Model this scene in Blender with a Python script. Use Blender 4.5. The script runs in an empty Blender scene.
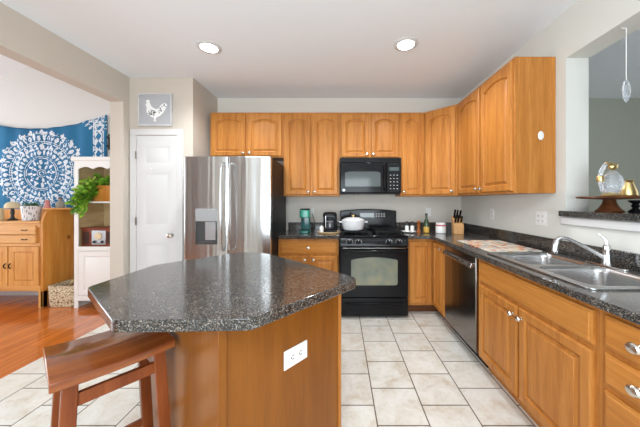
import bpy, bmesh, math, random
from mathutils import Vector, Matrix
random.seed(7)
SC = bpy.context.scene
COL = SC.collection
R = math.radians

# ------------------------------------------------------------------ camera, world, light, exposure
cam_d = bpy.data.cameras.new('camera'); cam = bpy.data.objects.new('camera', cam_d); COL.objects.link(cam)
cam.location = (0, 0, 1.31); cam.rotation_euler = (R(90), 0, 0)
cam_d.sensor_width = 36; cam_d.lens = 36*262/640
cam_d.shift_x = -20/640; cam_d.shift_y = -12.5/640
cam_d.clip_start = .02
SC.camera = cam
w = bpy.data.worlds.new('world'); SC.world = w; w.use_nodes = True
bg = w.node_tree.nodes['Background']; bg.inputs[0].default_value = (.93, .97, 1, 1); bg.inputs[1].default_value = .9

def area(name, loc, rot, sx, sy, power, col=(1, 1, 1)):
    l = bpy.data.lights.new(name, 'AREA'); l.shape = 'RECTANGLE'; l.size = sx; l.size_y = sy
    l.energy = power; l.color = col
    o = bpy.data.objects.new(name, l); COL.objects.link(o); o.location = loc; o.rotation_euler = rot
    return o
area('rear_fill', (-.05, -2.5, 1.35), (R(138), 0, 0), 2.8, 2.4, 170, (.82, .92, 1))  # unseen fill added behind the camera, tilted up to brighten the ceiling
area('daylight_living', (-6.3, 1.6, 1.6), (0, R(-90), 0), 2.2, 3.4, 95, (.88, .95, 1))
area('ceiling_fill', (-.4, -.7, 2.70), (0, 0, 0), 1.2, .5, 36, (.88, .95, 1))  # added overhead fill without a fixture, out of view, to lift the floor
area('daylight_dining', (5.0, 1.4, 1.6), (0, R(90), 0), 1.8, 2.6, 7, (.82, .9, 1))
vs = SC.view_settings
vs.view_transform = 'Standard'; vs.look = 'None'; vs.gamma = 1; vs.use_curve_mapping = False
vs.exposure = 0.22

# ------------------------------------------------------------------ node helpers
class S:
    """a shader socket with arithmetic"""
    def __init__(s, nt, sock): s.nt, s.k = nt, sock
    def _op(s, op, *a):
        n = s.nt.nodes.new('ShaderNodeMath'); n.operation = op
        for i, v in enumerate((s,)+a):
            if isinstance(v, S): s.nt.links.new(v.k, n.inputs[i])
            else: n.inputs[i].default_value = v
        return S(s.nt, n.outputs[0])
    def __add__(s, o): return s._op('ADD', o)
    def __sub__(s, o): return s._op('SUBTRACT', o)
    def __mul__(s, o): return s._op('MULTIPLY', o)
    def gt(s, o): return s._op('GREATER_THAN', o)
    def lt(s, o): return s._op('LESS_THAN', o)
    def max(s, o): return s._op('MAXIMUM', o)
    def min(s, o): return s._op('MINIMUM', o)
    def abs(s): return s._op('ABSOLUTE')
    def sin(s): return s._op('SINE')
    def sqrt(s): return s._op('SQRT')
    def atan2(s, o): return s._op('ARCTAN2', o)

def mat(name, col=(.8, .8, .8), rough=.5, metal=0, spec=.5, coat=0, trans=0, emit=None, estr=1, ior=1.45):
    m = bpy.data.materials.new(name); m.use_nodes = True
    b = m.node_tree.nodes['Principled BSDF']
    b.inputs['Base Color'].default_value = (*col, 1); b.inputs['Roughness'].default_value = rough
    b.inputs['Metallic'].default_value = metal; b.inputs['Specular IOR Level'].default_value = spec
    b.inputs['Coat Weight'].default_value = coat; b.inputs['Coat Roughness'].default_value = .08
    b.inputs['Transmission Weight'].default_value = trans; b.inputs['IOR'].default_value = ior
    if emit: b.inputs['Emission Color'].default_value = (*emit, 1); b.inputs['Emission Strength'].default_value = estr
    return m
def nt_of(m): return m.node_tree, m.node_tree.nodes['Principled BSDF']
def node(nt, t, **kw):
    n = nt.nodes.new(t)
    for k, v in kw.items(): setattr(n, k, v)
    return n
def coords(nt, scale=(1, 1, 1), rot=(0, 0, 0)):
    tc = node(nt, 'ShaderNodeTexCoord'); mp = node(nt, 'ShaderNodeMapping')
    mp.inputs['Scale'].default_value = scale; mp.inputs['Rotation'].default_value = rot
    nt.links.new(tc.outputs['Object'], mp.inputs[0]); return mp.outputs[0]
def noise(nt, vec, scale, detail=4, rough=.5, dist=0):
    n = node(nt, 'ShaderNodeTexNoise'); nt.links.new(vec, n.inputs['Vector'])
    n.inputs['Scale'].default_value = scale; n.inputs['Detail'].default_value = detail
    n.inputs['Roughness'].default_value = rough; n.inputs['Distortion'].default_value = dist
    return n.outputs['Fac']
def ramp(nt, fac, stops, interp='LINEAR'):
    n = node(nt, 'ShaderNodeValToRGB'); n.color_ramp.interpolation = interp; e = n.color_ramp.elements
    while len(e) < len(stops): e.new(.5)
    for i, (p, c) in enumerate(stops): e[i].position = p; e[i].color = (*c, 1)
    nt.links.new(fac, n.inputs[0]); return n.outputs[0]
def mixc(nt, fac, a, b, mode='MIX'):
    n = node(nt, 'ShaderNodeMix', data_type='RGBA', blend_type=mode)
    if isinstance(fac, (int, float)): n.inputs[0].default_value = fac
    else: nt.links.new(fac, n.inputs[0])
    for i, v in ((6, a), (7, b)):
        if isinstance(v, tuple): n.inputs[i].default_value = (*v, 1)
        else: nt.links.new(v, n.inputs[i])
    return n.outputs[2]
def bump(nt, b, h, strength=.2, dist=.01):
    n = node(nt, 'ShaderNodeBump'); n.inputs['Strength'].default_value = strength; n.inputs['Distance'].default_value = dist
    nt.links.new(h, n.inputs['Height']); nt.links.new(n.outputs[0], b.inputs['Normal'])

def wood(name, dark, mid, light, axis='z', rough=.38, coat=.0, freq=1.0, knots=False):
    m = mat(name, mid, rough, coat=coat, spec=.28); nt, b = nt_of(m)
    s = {'z': (14, 14, .9), 'x': (.9, 14, 14), 'y': (14, .9, 14)}[axis]
    v = coords(nt, tuple(q*freq for q in s))
    f1 = noise(nt, v, 1.6, 5, .6, .6)
    f2 = noise(nt, coords(nt, tuple(q*5*freq for q in s)), 2.0, 3, .6)
    c = ramp(nt, f1, [(.28, dark), (.5, mid), (.75, light)])
    c2 = ramp(nt, f2, [(.3, (.8, .78, .75)), (.7, (1.08, 1.08, 1.08))])
    c = mixc(nt, .55, c, c2, 'MULTIPLY')
    if knots:
        vo = node(nt, 'ShaderNodeTexVoronoi'); vo.inputs['Scale'].default_value = 4.2
        nt.links.new(coords(nt, (1, 1, .75)), vo.inputs['Vector'])
        k = ramp(nt, vo.outputs['Distance'], [(.06, (.28, .13, .05)), (.12, (1, 1, 1))])
        c = mixc(nt, .8, c, k, 'MULTIPLY')
    oi = node(nt, 'ShaderNodeObjectInfo')
    c3 = ramp(nt, oi.outputs['Random'], [(0, (.92, .91, .9)), (1, (1.04, 1.04, 1.04))])
    c = mixc(nt, 1.0, c, c3, 'MULTIPLY')
    nt.links.new(c, b.inputs['Base Color']); return m

M = {}
M['maple'] = wood('maple', (.39, .138, .026), (.52, .205, .043), (.61, .265, .066))
M['maple_h'] = wood('maple_h', (.40, .14, .026), (.52, .205, .040), (.60, .26, .058), axis='x')
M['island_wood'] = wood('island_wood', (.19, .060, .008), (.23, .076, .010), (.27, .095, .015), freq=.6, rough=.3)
M['stool_wood'] = wood('stool_wood', (.17, .040, .010), (.26, .072, .017), (.34, .105, .028), axis='x', rough=.22, coat=.6)
M['stool_leg'] = wood('stool_leg', (.15, .034, .009), (.21, .052, .013), (.26, .07, .018), axis='z', rough=.35, coat=.08)
M['pine'] = wood('pine', (.55, .22, .05), (.68, .32, .085), (.76, .40, .13), knots=False)
M['pine_h'] = wood('pine_h', (.56, .24, .06), (.72, .36, .11), (.80, .45, .16), axis='x')
M['pine_knot'] = wood('pine_knot', (.52, .19, .03), (.64, .26, .045), (.72, .33, .07), knots=True)
M['dark_wood'] = wood('dark_wood', (.06, .02, .008), (.12, .042, .015), (.18, .07, .028), axis='x')
M['mill_wood'] = wood('mill_wood', (.22, .06, .015), (.32, .10, .025), (.40, .14, .04))
M['red_wood'] = wood('red_wood', (.14, .03, .012), (.22, .05, .02), (.28, .075, .03), axis='x')
M['block_wood'] = wood('block_wood', (.5, .25, .09), (.62, .34, .14), (.7, .42, .2))
M['tan_back'] = wood('tan_back', (.52, .37, .18), (.63, .47, .25), (.70, .54, .32), axis='y', freq=1.2)
M['bamboo'] = wood('bamboo', (.55, .36, .17), (.66, .46, .24), (.73, .54, .3), axis='x')

M['greige'] = mat('greige', (.70, .655, .59), .9, spec=.2)
M['wall_cool'] = mat('wall_cool', (.71, .705, .655), .9, spec=.2)
M['pantry_paint'] = mat('pantry_paint', (.60, .535, .46), .9, spec=.2)
M['sage'] = mat('sage', (.44, .455, .385), .9, spec=.2)
M['wall_white'] = mat('wall_white', (.68, .66, .63), .85)
M['ceiling_white'] = mat('ceiling_white', (.87, .895, .92), .95, spec=.1)
for k in ('greige', 'wall_cool', 'wall_white', 'ceiling_white'):
    nt, b = nt_of(M[k]); bump(nt, b, noise(nt, coords(nt), 260, 2), .06, .002)
M['trim'] = mat('trim', (.66, .65, .64), .55, spec=.2)
M['white_paint'] = mat('white_paint', (.83, .81, .77), .45)
M['plate'] = mat('plate', (.84, .83, .81), .4)
M['slot'] = mat('slot', (.03, .03, .03), .5)
M['black'] = mat('black', (.006, .006, .007), .12, spec=.22)
M['black_satin'] = mat('black_satin', (.008, .008, .009), .38, spec=.2)
M['black_side'] = mat('black_side', (.010, .010, .011), .45, spec=.2)
M['iron'] = mat('iron', (.010, .010, .010), .5, spec=.2)
M['oven_glass_reflection'] = mat('oven_glass_reflection', (.20, .23, .16), .08, spec=.4)
nt, b = nt_of(M['oven_glass_reflection'])
c = ramp(nt, noise(nt, coords(nt, (1, 1, 1)), 6.5, 2, .5), [(.35, (.14, .16, .13)), (.5, (.19, .205, .155)), (.68, (.25, .235, .15))])  # grey-green reflection of the floor painted into the glass colour
nt.links.new(c, b.inputs['Base Color'])
M['micro_glass'] = mat('micro_glass', (.085, .10, .10), .08, spec=.4)
M['display'] = mat('display', (.03, .05, .05), .1, spec=.8)
M['mark'] = mat('mark', (.55, .55, .56), .5)
M['nickel'] = mat('nickel', (.66, .63, .58), .24, 1)
M['chrome'] = mat('chrome', (.6, .61, .62), .1, 1)
M['hinge'] = mat('hinge', (.45, .44, .42), .35, 1)
M['grey_plastic'] = mat('grey_plastic', (.34, .34, .34), .4)
M['dark_recess'] = mat('dark_recess', (.06, .06, .06), .3)
def steel(name, col, rough, amt):
    m = mat(name, col, rough, 1); nt, b = nt_of(m)
    h = noise(nt, coords(nt, (9, 9, .35)), 1.0, 2, .5)
    bump(nt, b, h, amt, .02); return m
M['steel'] = steel('steel', (.55, .55, .545), .22, .5)
M['steel_dark'] = steel('steel_dark', (.26, .235, .22), .22, .15)
M['sink_steel'] = mat('sink_steel', (.54, .54, .54), .26, 1)

# granite
m = M['granite'] = mat('granite', (.05, .045, .045), .13, spec=.6, coat=.25); nt, b = nt_of(m)
vo = node(nt, 'ShaderNodeTexVoronoi'); vo.inputs['Scale'].default_value = 310
nt.links.new(coords(nt), vo.inputs['Vector'])
sx = node(nt, 'ShaderNodeSeparateColor'); nt.links.new(vo.outputs['Color'], sx.inputs[0])
c = ramp(nt, sx.outputs[0], [(0, (.018, .018, .018)), (.45, (.036, .034, .032)), (.66, (.075, .068, .062)), (.80, (.17, .135, .105)), (.90, (.16, .16, .16)), (.955, (.27, .25, .22))], 'CONSTANT')
c = mixc(nt, .6, c, ramp(nt, noise(nt, coords(nt), 25, 3), [(.35, (.6, .6, .62)), (.65, (1.25, 1.2, 1.15))]), 'MULTIPLY')
nt.links.new(c, b.inputs['Base Color'])

# floor tile: half-bond columns that run along Y
m = M['tile'] = mat('tile', (.7, .65, .57), .3, coat=.15); nt, b = nt_of(m)
tc = node(nt, 'ShaderNodeTexCoord'); sp = node(nt, 'ShaderNodeSeparateXYZ'); nt.links.new(tc.outputs['Object'], sp.inputs[0])
X, Y = S(nt, sp.outputs[0]), S(nt, sp.outputs[1])
cb = node(nt, 'ShaderNodeCombineXYZ')
u_ = Y - (1.528-.305*8+.1525); v_ = X - (.219-.305*12)
nt.links.new(u_.k, cb.inputs[0]); nt.links.new(v_.k, cb.inputs[1])
br = node(nt, 'ShaderNodeTexBrick'); br.offset = .5; br.offset_frequency = 2
nt.links.new(cb.outputs[0], br.inputs['Vector'])
br.inputs['Scale'].default_value = 1; br.inputs['Mortar Size'].default_value = .0042; br.inputs['Mortar Smooth'].default_value = .1
br.inputs['Brick Width'].default_value = .305; br.inputs['Row Height'].default_value = .305; br.inputs['Bias'].default_value = 0
br.inputs['Color1'].default_value = (.93, .93, .93, 1); br.inputs['Color2'].default_value = (1.04, 1.03, 1.02, 1); br.inputs['Mortar'].default_value = (.20, .165, .13, 1)
n1 = noise(nt, coords(nt), 7, 6, .62, .4)
cc = ramp(nt, n1, [(.28, (.60, .51, .40)), (.45, (.71, .67, .60)), (.6, (.77, .75, .70)), (.78, (.80, .79, .76))])
n2 = noise(nt, coords(nt), 34, 4, .65)
cc = mixc(nt, .5, cc, ramp(nt, n2, [(.3, (.82, .74, .62)), (.5, (1, 1, 1))]), 'MULTIPLY')
nt.links.new(mixc(nt, 1, cc, br.outputs['Color'], 'MULTIPLY'), b.inputs['Base Color'])
inv = S(nt, br.outputs['Fac'])*-1+1
bump(nt, b, inv.k, .4, .003)

# wood strip floor
m = M['strip_floor'] = mat('strip_floor', (.4, .13, .05), .16, coat=.5); nt, b = nt_of(m)
tc = node(nt, 'ShaderNodeTexCoord'); sp = node(nt, 'ShaderNodeSeparateXYZ'); nt.links.new(tc.outputs['Object'], sp.inputs[0])
cb = node(nt, 'ShaderNodeCombineXYZ'); nt.links.new(sp.outputs[1], cb.inputs[0]); nt.links.new(sp.outputs[0], cb.inputs[1])
br = node(nt, 'ShaderNodeTexBrick'); br.offset = .37; nt.links.new(cb.outputs[0], br.inputs['Vector'])
br.inputs['Scale'].default_value = 1; br.inputs['Mortar Size'].default_value = .0012; br.inputs['Brick Width'].default_value = .9; br.inputs['Row Height'].default_value = .083
br.inputs['Color1'].default_value = (.85, .83, .8, 1); br.inputs['Color2'].default_value = (1.1, 1.1, 1.1, 1); br.inputs['Mortar'].default_value = (.45, .4, .38, 1)
g = ramp(nt, noise(nt, coords(nt, (16, 1, 1)), 2, 5, .6, .5), [(.3, (.40, .09, .014)), (.5, (.54, .14, .022)), (.72, (.62, .19, .04))])
nt.links.new(mixc(nt, 1, g, br.outputs['Color'], 'MULTIPLY'), b.inputs['Base Color'])

# tapestry: white lace mandala on blue cloth (object space, origin at the mandala centre)
m = M['tapestry'] = mat('tapestry', (.05, .22, .42), .9); nt, b = nt_of(m)
tc = node(nt, 'ShaderNodeTexCoord'); sp = node(nt, 'ShaderNodeSeparateXYZ'); nt.links.new(tc.outputs['UV'], sp.inputs[0])
X = (S(nt, sp.outputs[0])-.5)*4; Y = (S(nt, sp.outputs[1])-.5)*4
def lace(X, Y, k, rings, petals, dots):
    r = (X*X+Y*Y).sqrt(); th = Y.atan2(X); out = None
    def orr(a): 
        nonlocal out
        out = a if out is None else out.max(a)
    for rk, wk in rings: orr((r-rk*k).abs().lt(wk*k))
    for r0, r1, n, ph, thick in petals:                       # petals: bell-shaped lobes between r0 and r1
        mid = (r0+r1)/2*k; half = (r1-r0)/2*k
        env = ((r-mid)*(1/half)).abs()*-1+1                    # 1 in the middle of the band, 0 at its rims
        lob = (th*n+ph).sin()
        a = lob+env*thick-1.0
        orr(a.gt(0).min(env.gt(0)))
    for rk, n, size in dots:
        a = ((th*n).sin()*(rk*k/n)); d = (a*a+(r-rk*k)*(r-rk*k)).sqrt()
        orr(d.lt(size*k))
    return out, r
A1, r1 = lace(X, Y, 1.0,
    [(.025, .006), (.05, .004), (.21, .006), (.232, .004), (.415, .005), (.44, .005), (.55, .004)],
    [(.06, .125, 8, 0, .9), (.12, .20, 12, .8, .8), (.25, .32, 16, 0, .95), (.25, .335, 16, 3.14, .35), (.33, .41, 16, 1.6, .85), (.34, .41, 16, -1.6, .45), (.45, .53, 24, 0, .85), (.45, .58, 24, 3.14, .6), (.53, .61, 24, 1.57, .6)],
    [(.145, 10, .012), (.425, 40, .006), (.345, 20, .018), (.57, 30, .012)])
A2, r2 = lace(X-.894, Y-.84, 1.0, [(.12, .006), (.24, .006), (.33, .005)],
    [(.02, .115, 10, 0, 1.2), (.13, .235, 20, 0, 1.2), (.25, .32, 28, 0, 1.2), (.33, .38, 36, 0, 1.1)], [(.285, 20, .012)])
A3, r3 = lace(X+1.106, Y-.84, 1.0, [(.12, .006), (.24, .006), (.33, .005)],
    [(.02, .115, 10, 0, 1.2), (.13, .235, 20, 0, 1.2), (.25, .32, 28, 0, 1.2), (.33, .38, 36, 0, 1.1)], [(.285, 20, .012)])
bx = (X+.106).abs()
side = ((bx-.885).abs().lt(.055)).min(((Y*55).sin()+(X*70).sin()).gt(-.1)).max((bx-.82).abs().lt(.006)).max((bx-.955).abs().lt(.006))
topb = ((Y-.745).abs().lt(.02)).min((X*80).sin().gt(-.2)).max((Y-.71).abs().lt(.004))
white = A1.max(A2).max(A3).max(side).max(topb)
fl = noise(nt, tc.outputs['UV'], 110, 2, .5)
white = white.min(S(nt, fl).gt(.43))
blue = ramp(nt, noise(nt, tc.outputs['UV'], 5, 3), [(.3, (.012, .105, .23)), (.7, (.028, .19, .36))])
col = mixc(nt, white.k, blue, (.66, .70, .74))
nt.links.new(col, b.inputs['Base Color'])

M['leaf'] = mat('leaf', (.10, .26, .03), .45); nt, b = nt_of(M['leaf'])
nt.links.new(ramp(nt, noise(nt, coords(nt), 14, 2), [(.3, (.07, .20, .015)), (.48, (.17, .38, .025)), (.66, (.42, .58, .06))]), b.inputs['Base Color'])
M['leaf_dark'] = mat('leaf_dark', (.03, .11, .04), .5)
M['stem'] = mat('stem', (.12, .22, .04), .6)
M['soil'] = mat('soil', (.04, .025, .015), .9)
m = M['planter'] = mat('planter', (.7, .7, .72), .5); nt, b = nt_of(m)
wv = node(nt, 'ShaderNodeTexVoronoi'); wv.inputs['Scale'].default_value = 1; nt.links.new(coords(nt, (55, 55, 18)), wv.inputs['Vector'])
nt.links.new(ramp(nt, wv.outputs['Distance'], [(.33, (.30, .33, .38)), (.38, (.78, .78, .78))]), b.inputs['Base Color'])
m = M['wicker'] = mat('wicker', (.6, .45, .28), .8); nt, b = nt_of(m)
vo = node(nt, 'ShaderNodeTexVoronoi'); vo.inputs['Scale'].default_value = 1; nt.links.new(coords(nt, (45, 45, 70)), vo.inputs['Vector'])
nt.links.new(ramp(nt, vo.outputs['Distance'], [(.2, (.80, .70, .52)), (.55, (.62, .48, .30)), (.8, (.22, .14, .07))]), b.inputs['Base Color'])
bump(nt, b, (S(nt, vo.outputs['Distance'])*-1).k, .8, .01)
M['enamel'] = mat('enamel', (.72, .73, .75), .25, coat=.5)
M['brass'] = mat('brass', (.75, .55, .22), .25, 1)
M['gold'] = mat('gold', (.78, .58, .26), .32, 1)
M['ceramic'] = mat('ceramic', (.8, .79, .77), .3, coat=.3)
M['red_band'] = mat('red_band', (.5, .02, .03), .4)
M['green_plastic'] = mat('green_plastic', (.012, .13, .10), .25, coat=.3)
M['green_light'] = mat('green_light', (.02, .28, .19), .25, coat=.3)
M['green_tank'] = mat('green_tank', (.02, .10, .10), .12, coat=.4)
M['glass'] = mat('glass', (.93, .97, 1), .03, trans=.85, ior=1.45)
M['crystal'] = mat('crystal', (.92, .95, 1), .02, trans=.8, ior=1.5)
M['bottle_glass'] = mat('bottle_glass', (.02, .045, .015), .1, coat=.5)
M['coffee_glass'] = mat('coffee_glass', (.05, .05, .06), .06, spec=.8, coat=.5)
M['yellow'] = mat('yellow', (.62, .38, .07), .45)
M['salt'] = mat('salt', (.75, .74, .71), .3, coat=.3)
M['silver_face'] = mat('silver_face', (.55, .57, .6), .3, .8)
M['cream'] = mat('cream', (.72, .58, .36), .5)
M['candle'] = mat('candle', (.72, .58, .34), .5)
M['pink'] = mat('pink', (.6, .22, .2), .5)
M['stoneware'] = mat('stoneware', (.28, .24, .2), .5)
M['grey_canvas'] = mat('grey_canvas', (.44, .445, .46), .8)
M['frame_grey'] = wood('frame_grey', (.52, .52, .53), (.6, .6, .61), (.68, .68, .69), axis='x')
M['art_white'] = mat('art_white', (.85, .85, .83), .7)
M['art_cream'] = mat('art_cream', (.62, .60, .52), .7)
M['lamp_glow'] = mat('lamp_glow', (1, 1, 1), .5, emit=(1, .97, .92), estr=14)
M['string'] = mat('string', (.85, .85, .85), .5)
# patterned drying mat: rows of warm and grey patches on cream
m = M['mat_cloth'] = mat('mat_cloth', (.7, .62, .5), .9); nt, b = nt_of(m)
vo = node(nt, 'ShaderNodeTexVoronoi'); vo.distance = 'CHEBYCHEV'; vo.inputs['Scale'].default_value = 1; vo.inputs['Randomness'].default_value = .25
nt.links.new(coords(nt, (19, 19, 0)), vo.inputs['Vector'])
sx = node(nt, 'ShaderNodeSeparateColor'); nt.links.new(vo.outputs['Color'], sx.inputs[0])
c = ramp(nt, sx.outputs[0], [(0, (.45, .13, .04)), (.2, (.60, .52, .42)), (.40, (.24, .24, .24)), (.58, (.62, .34, .14)), (.78, (.40, .36, .32))], 'CONSTANT')
c = mixc(nt, (S(nt, vo.outputs['Distance']).gt(.42)).k, c, (.70, .66, .58))
nt.links.new(c, b.inputs['Base Color'])

# ------------------------------------------------------------------ mesh helpers
def rrect(x0, x1, y0, y1, r, n=5):
    pts = []
    for cx, cy, a0 in ((x1-r, y0+r, -90), (x1-r, y1-r, 0), (x0+r, y1-r, 90), (x0+r, y0+r, 180)):
        for i in range(n+1):
            a = R(a0+90*i/n); pts.append((cx+r*math.cos(a), cy+r*math.sin(a)))
    return pts
def round_poly(P, rad, n=4):
    out = []; L = len(P)
    for i in range(L):
        p, a, c = Vector(P[i]), Vector(P[i-1]), Vector(P[(i+1) % L])
        d = min(rad, (a-p).length*.4, (c-p).length*.4)
        s, e = p+(a-p).normalized()*d, p+(c-p).normalized()*d
        for k in range(n+1):
            t = k/n; q = s*(1-t)**2+p*2*t*(1-t)+e*t*t; out.append((q.x, q.y))
    return out
class MB:
    def __init__(s): s.bm = bmesh.new()
    def box(s, x0, x1, y0, y1, z0, z1, M4=None):
        v = [s.bm.verts.new(p) for p in ((x0, y0, z0), (x1, y0, z0), (x1, y1, z0), (x0, y1, z0), (x0, y0, z1), (x1, y0, z1), (x1, y1, z1), (x0, y1, z1))]
        for f in ((3, 2, 1, 0), (4, 5, 6, 7), (0, 1, 5, 4), (1, 2, 6, 5), (2, 3, 7, 6), (3, 0, 4, 7)): s.bm.faces.new([v[i] for i in f])
        if M4: bmesh.ops.transform(s.bm, matrix=M4, verts=v)
        return s
    def loft(s, loops, cap0=True, cap1=True, M4=None):
        L = [[s.bm.verts.new(p) for p in lp] for lp in loops]; n = len(L[0])
        for a, b in zip(L, L[1:]):
            for i in range(n): s.bm.faces.new((a[i], a[(i+1) % n], b[(i+1) % n], b[i]))
        if cap0: s.bm.faces.new(L[0][::-1])
        if cap1: s.bm.faces.new(L[-1])
        if M4: bmesh.ops.transform(s.bm, matrix=M4, verts=[v for l in L for v in l])
        return s
    def prism(s, poly, z0, z1): return s.loft([[(x, y, z0) for x, y in poly], [(x, y, z1) for x, y in poly]])
    def prism_xz(s, poly, y0, y1):      # outline in x,z, counter-clockwise seen from -y
        return s.loft([[(x, y1, z) for x, z in poly], [(x, y0, z) for x, z in poly]])
    def holed(s, outer, holes, z0, z1):
        bm = s.bm
        for z in (z0, z1):
            ed = []
            for lp in [outer]+holes:
                vv = [bm.verts.new((x, y, z)) for x, y in lp]
                ed += [bm.edges.new((vv[i], vv[(i+1) % len(vv)])) for i in range(len(vv))]
                if z == z0: s.__dict__.setdefault('_b', []).append(vv)
                else: s.__dict__.setdefault('_t', []).append(vv)
            bmesh.ops.triangle_fill(bm, edges=ed, use_beauty=True)
        for a, b in zip(s._b, s._t):
            for i in range(len(a)): bm.faces.new((a[i], a[(i+1) % len(a)], b[(i+1) % len(a)], b[i]))
        s._b = []; s._t = []
        return s
    def lathe(s, prof, o=(0, 0, 0), ax=(0, 0, 1), n=24, sc=(1, 1)):
        q = Vector((0, 0, 1)).rotation_difference(Vector(ax).normalized()).to_matrix().to_4x4(); T = Matrix.Translation(o) @ q
        loops = [[T @ Vector((r*sc[0]*math.cos(2*math.pi*i/n), r*sc[1]*math.sin(2*math.pi*i/n), h)) for i in range(n)] for r, h in prof]
        return s.loft(loops)
    def cyl(s, p0, p1, r0, r1=None, n=16):
        p0, p1 = Vector(p0), Vector(p1); r1 = r0 if r1 is None else r1
        return s.lathe([(r0, 0), (r1, (p1-p0).length)], p0, p1-p0, n)
    def tube(s, path, r, n=10):
        P = [Vector(p) for p in path]; loops = []; up = None
        for i, p in enumerate(P):
            t = (P[min(i+1, len(P)-1)]-P[max(i-1, 0)]).normalized()
            if up is None: up = t.orthogonal().normalized()
            up = (up-t*up.dot(t)).normalized(); sd = t.cross(up)
            rr = r[i] if isinstance(r, (list, tuple)) else r
            loops.append([p+up*rr*math.cos(2*math.pi*k/n)+sd*rr*math.sin(2*math.pi*k/n) for k in range(n)])
        return s.loft(loops)
    def ball(s, c, r, sc=(1, 1, 1), seg=20, M4=None):
        m4 = Matrix.Translation(c) @ Matrix.Diagonal((*sc, 1))
        if M4: m4 = Matrix.Translation(c) @ M4 @ Matrix.Diagonal((*sc, 1))
        bmesh.ops.create_uvsphere(s.bm, u_segments=seg, v_segments=seg//2, radius=r, matrix=m4); return s
    def bar(s, p0, p1, wx, wy, up=(0, 0, 1)):         # rectangular stick between two points
        p0, p1 = Vector(p0), Vector(p1); t = (p1-p0).normalized(); sd = t.cross(Vector(up)).normalized(); u = sd.cross(t)
        L = [[p+sd*a*wx/2+u*c*wy/2 for a, c in ((-1, -1), (1, -1), (1, 1), (-1, 1))] for p in (p0, p1)]
        return s.loft(L)
    def xf(s, m4): bmesh.ops.transform(s.bm, matrix=m4, verts=s.bm.verts); return s
    def build(s, name, m, parent=None, bevel=0, seg=2, smooth=35):
        bmesh.ops.recalc_face_normals(s.bm, faces=s.bm.faces)
        me = bpy.data.meshes.new(name); s.bm.to_mesh(me); s.bm.free()
        me.materials.append(M[m] if isinstance(m, str) else m)
        if smooth:
            me.shade_smooth(); me.set_sharp_from_angle(angle=R(smooth))
        o = bpy.data.objects.new(name, me); COL.objects.link(o)
        if parent: o.parent = parent
        if bevel:
            b = o.modifiers.new('bevel', 'BEVEL'); b.width = bevel; b.segments = seg; b.limit_method = 'ANGLE'; b.angle_limit = R(40)
        return o
def thing(name, label, cat, loc=(0, 0, 0), rz=0, group=None):
    o = bpy.data.objects.new(name, None); COL.objects.link(o); o.empty_display_size = .1
    o.location = loc; o.rotation_euler = (0, 0, R(rz)); return tag(o, label, cat, group)
def tag(o, label, cat, group=None):
    o['label'] = label; o['category'] = cat; o['kind'] = 'thing'
    if group: o['group'] = group
    return o
def struct(o, label=None):
    o['kind'] = 'structure'
    if label: o['label'] = label
    return o
def B(*a): return MB().box(*a)

# ------------------------------------------------------------------ the room
LX, RX, BY, CZ = -2.44, 1.69, 3.65, 2.74
struct(B(-2.5, 6.0, -2.75, BY+.1, -.1, 0).build('floor', 'tile'), 'beige square floor tiles laid in half bond with dark grout')
struct(B(-6.6, -2.5, -2.75, BY+.1, -.1, 0).build('floor_living', 'strip_floor'), 'glossy reddish wood strip floor beyond the opening')
struct(B(-2.44, 5.9, -2.75, BY+.1, CZ, CZ+.12).build('ceiling', 'ceiling_white'))
struct(MB().loft([[(-6.7, y, 2.30), (-2.45, y, 3.86), (-2.45, y, 3.98), (-6.7, y, 2.42)] for y in (-2.75, BY+.1)]).build('ceiling_living', 'ceiling_white'))
struct(B(-1.75, 1.8, BY, BY+.12, 0, CZ).build('wall_back', 'greige'))
struct(B(-6.7, -1.75, BY, BY+.12, 0, 4.0).build('wall_living', 'wall_white'))
struct(B(1.8, 6.0, BY, BY+.12, 0, CZ).build('wall_dining', 'sage'))
mb = MB(); t = -2.59
mb.box(t, LX, 2.95, BY, 0, CZ); mb.box(t, LX, -.9, 2.95, 2.43, CZ); mb.box(t, LX, -2.75, -.9, 0, CZ)
mb.box(t, LX, -2.75, BY, CZ, 3.95)
struct(mb.build('wall_left', 'pantry_paint'))
struct(B(LX, -1.706, 3.04, 3.14, 0, CZ).build('wall_pantry', 'pantry_paint'))
struct(B(-1.81, -1.706, 3.14, BY, 0, CZ).build('wall_alcove', 'pantry_paint'))
mb = MB(); o1 = 1.86
struct(B(RX, o1, 1.96, BY, 0, CZ).build('wall_right', 'wall_cool')); struct(B(RX, o1, -2.75, -.5, 0, CZ).build('wall_right_near', 'wall_cool'))
struct(B(RX, o1, -.5, 1.96, 0, 1.195).build('wall_right_sill', 'wall_cool')); struct(B(RX, o1, -.5, 1.96, 2.38, CZ).build('wall_right_header', 'wall_cool'))
mb = MB(); yb = -2.6
mb.box(-6.7, -2.1, yb-.12, yb, 0, 4.0); mb.box(1.1, 6.0, yb-.12, yb, 0, CZ); mb.box(-2.1, 1.1, yb-.12, yb, 2.45, 4.0); mb.box(-2.1, 1.1, yb-.12, yb, 0, .25)
struct(mb.build('wall_rear', 'wall_white'))
mb = MB()
for x in (-2.1, -.55, 1.04): mb.box(x, x+.06, yb-.09, yb-.03, .25, 2.45)
mb.box(-2.1, 1.1, yb-.09, yb-.03, .25, .31); mb.box(-2.1, 1.1, yb-.09, yb-.03, 2.39, 2.45)
struct(mb.build('window_1', 'trim'))
mb = MB()
mb.box(-6.7, -6.58, -2.75, -.2, 0, 3); mb.box(-6.7, -6.58, 3.4, BY, 0, 3); mb.box(-6.7, -6.58, -.2, 3.4, 0, .4)
mb.box(-6.7, -6.58, -.2, 3.4, 2.3, 3)
struct(mb.build('wall_far_left', 'wall_white'))
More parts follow.
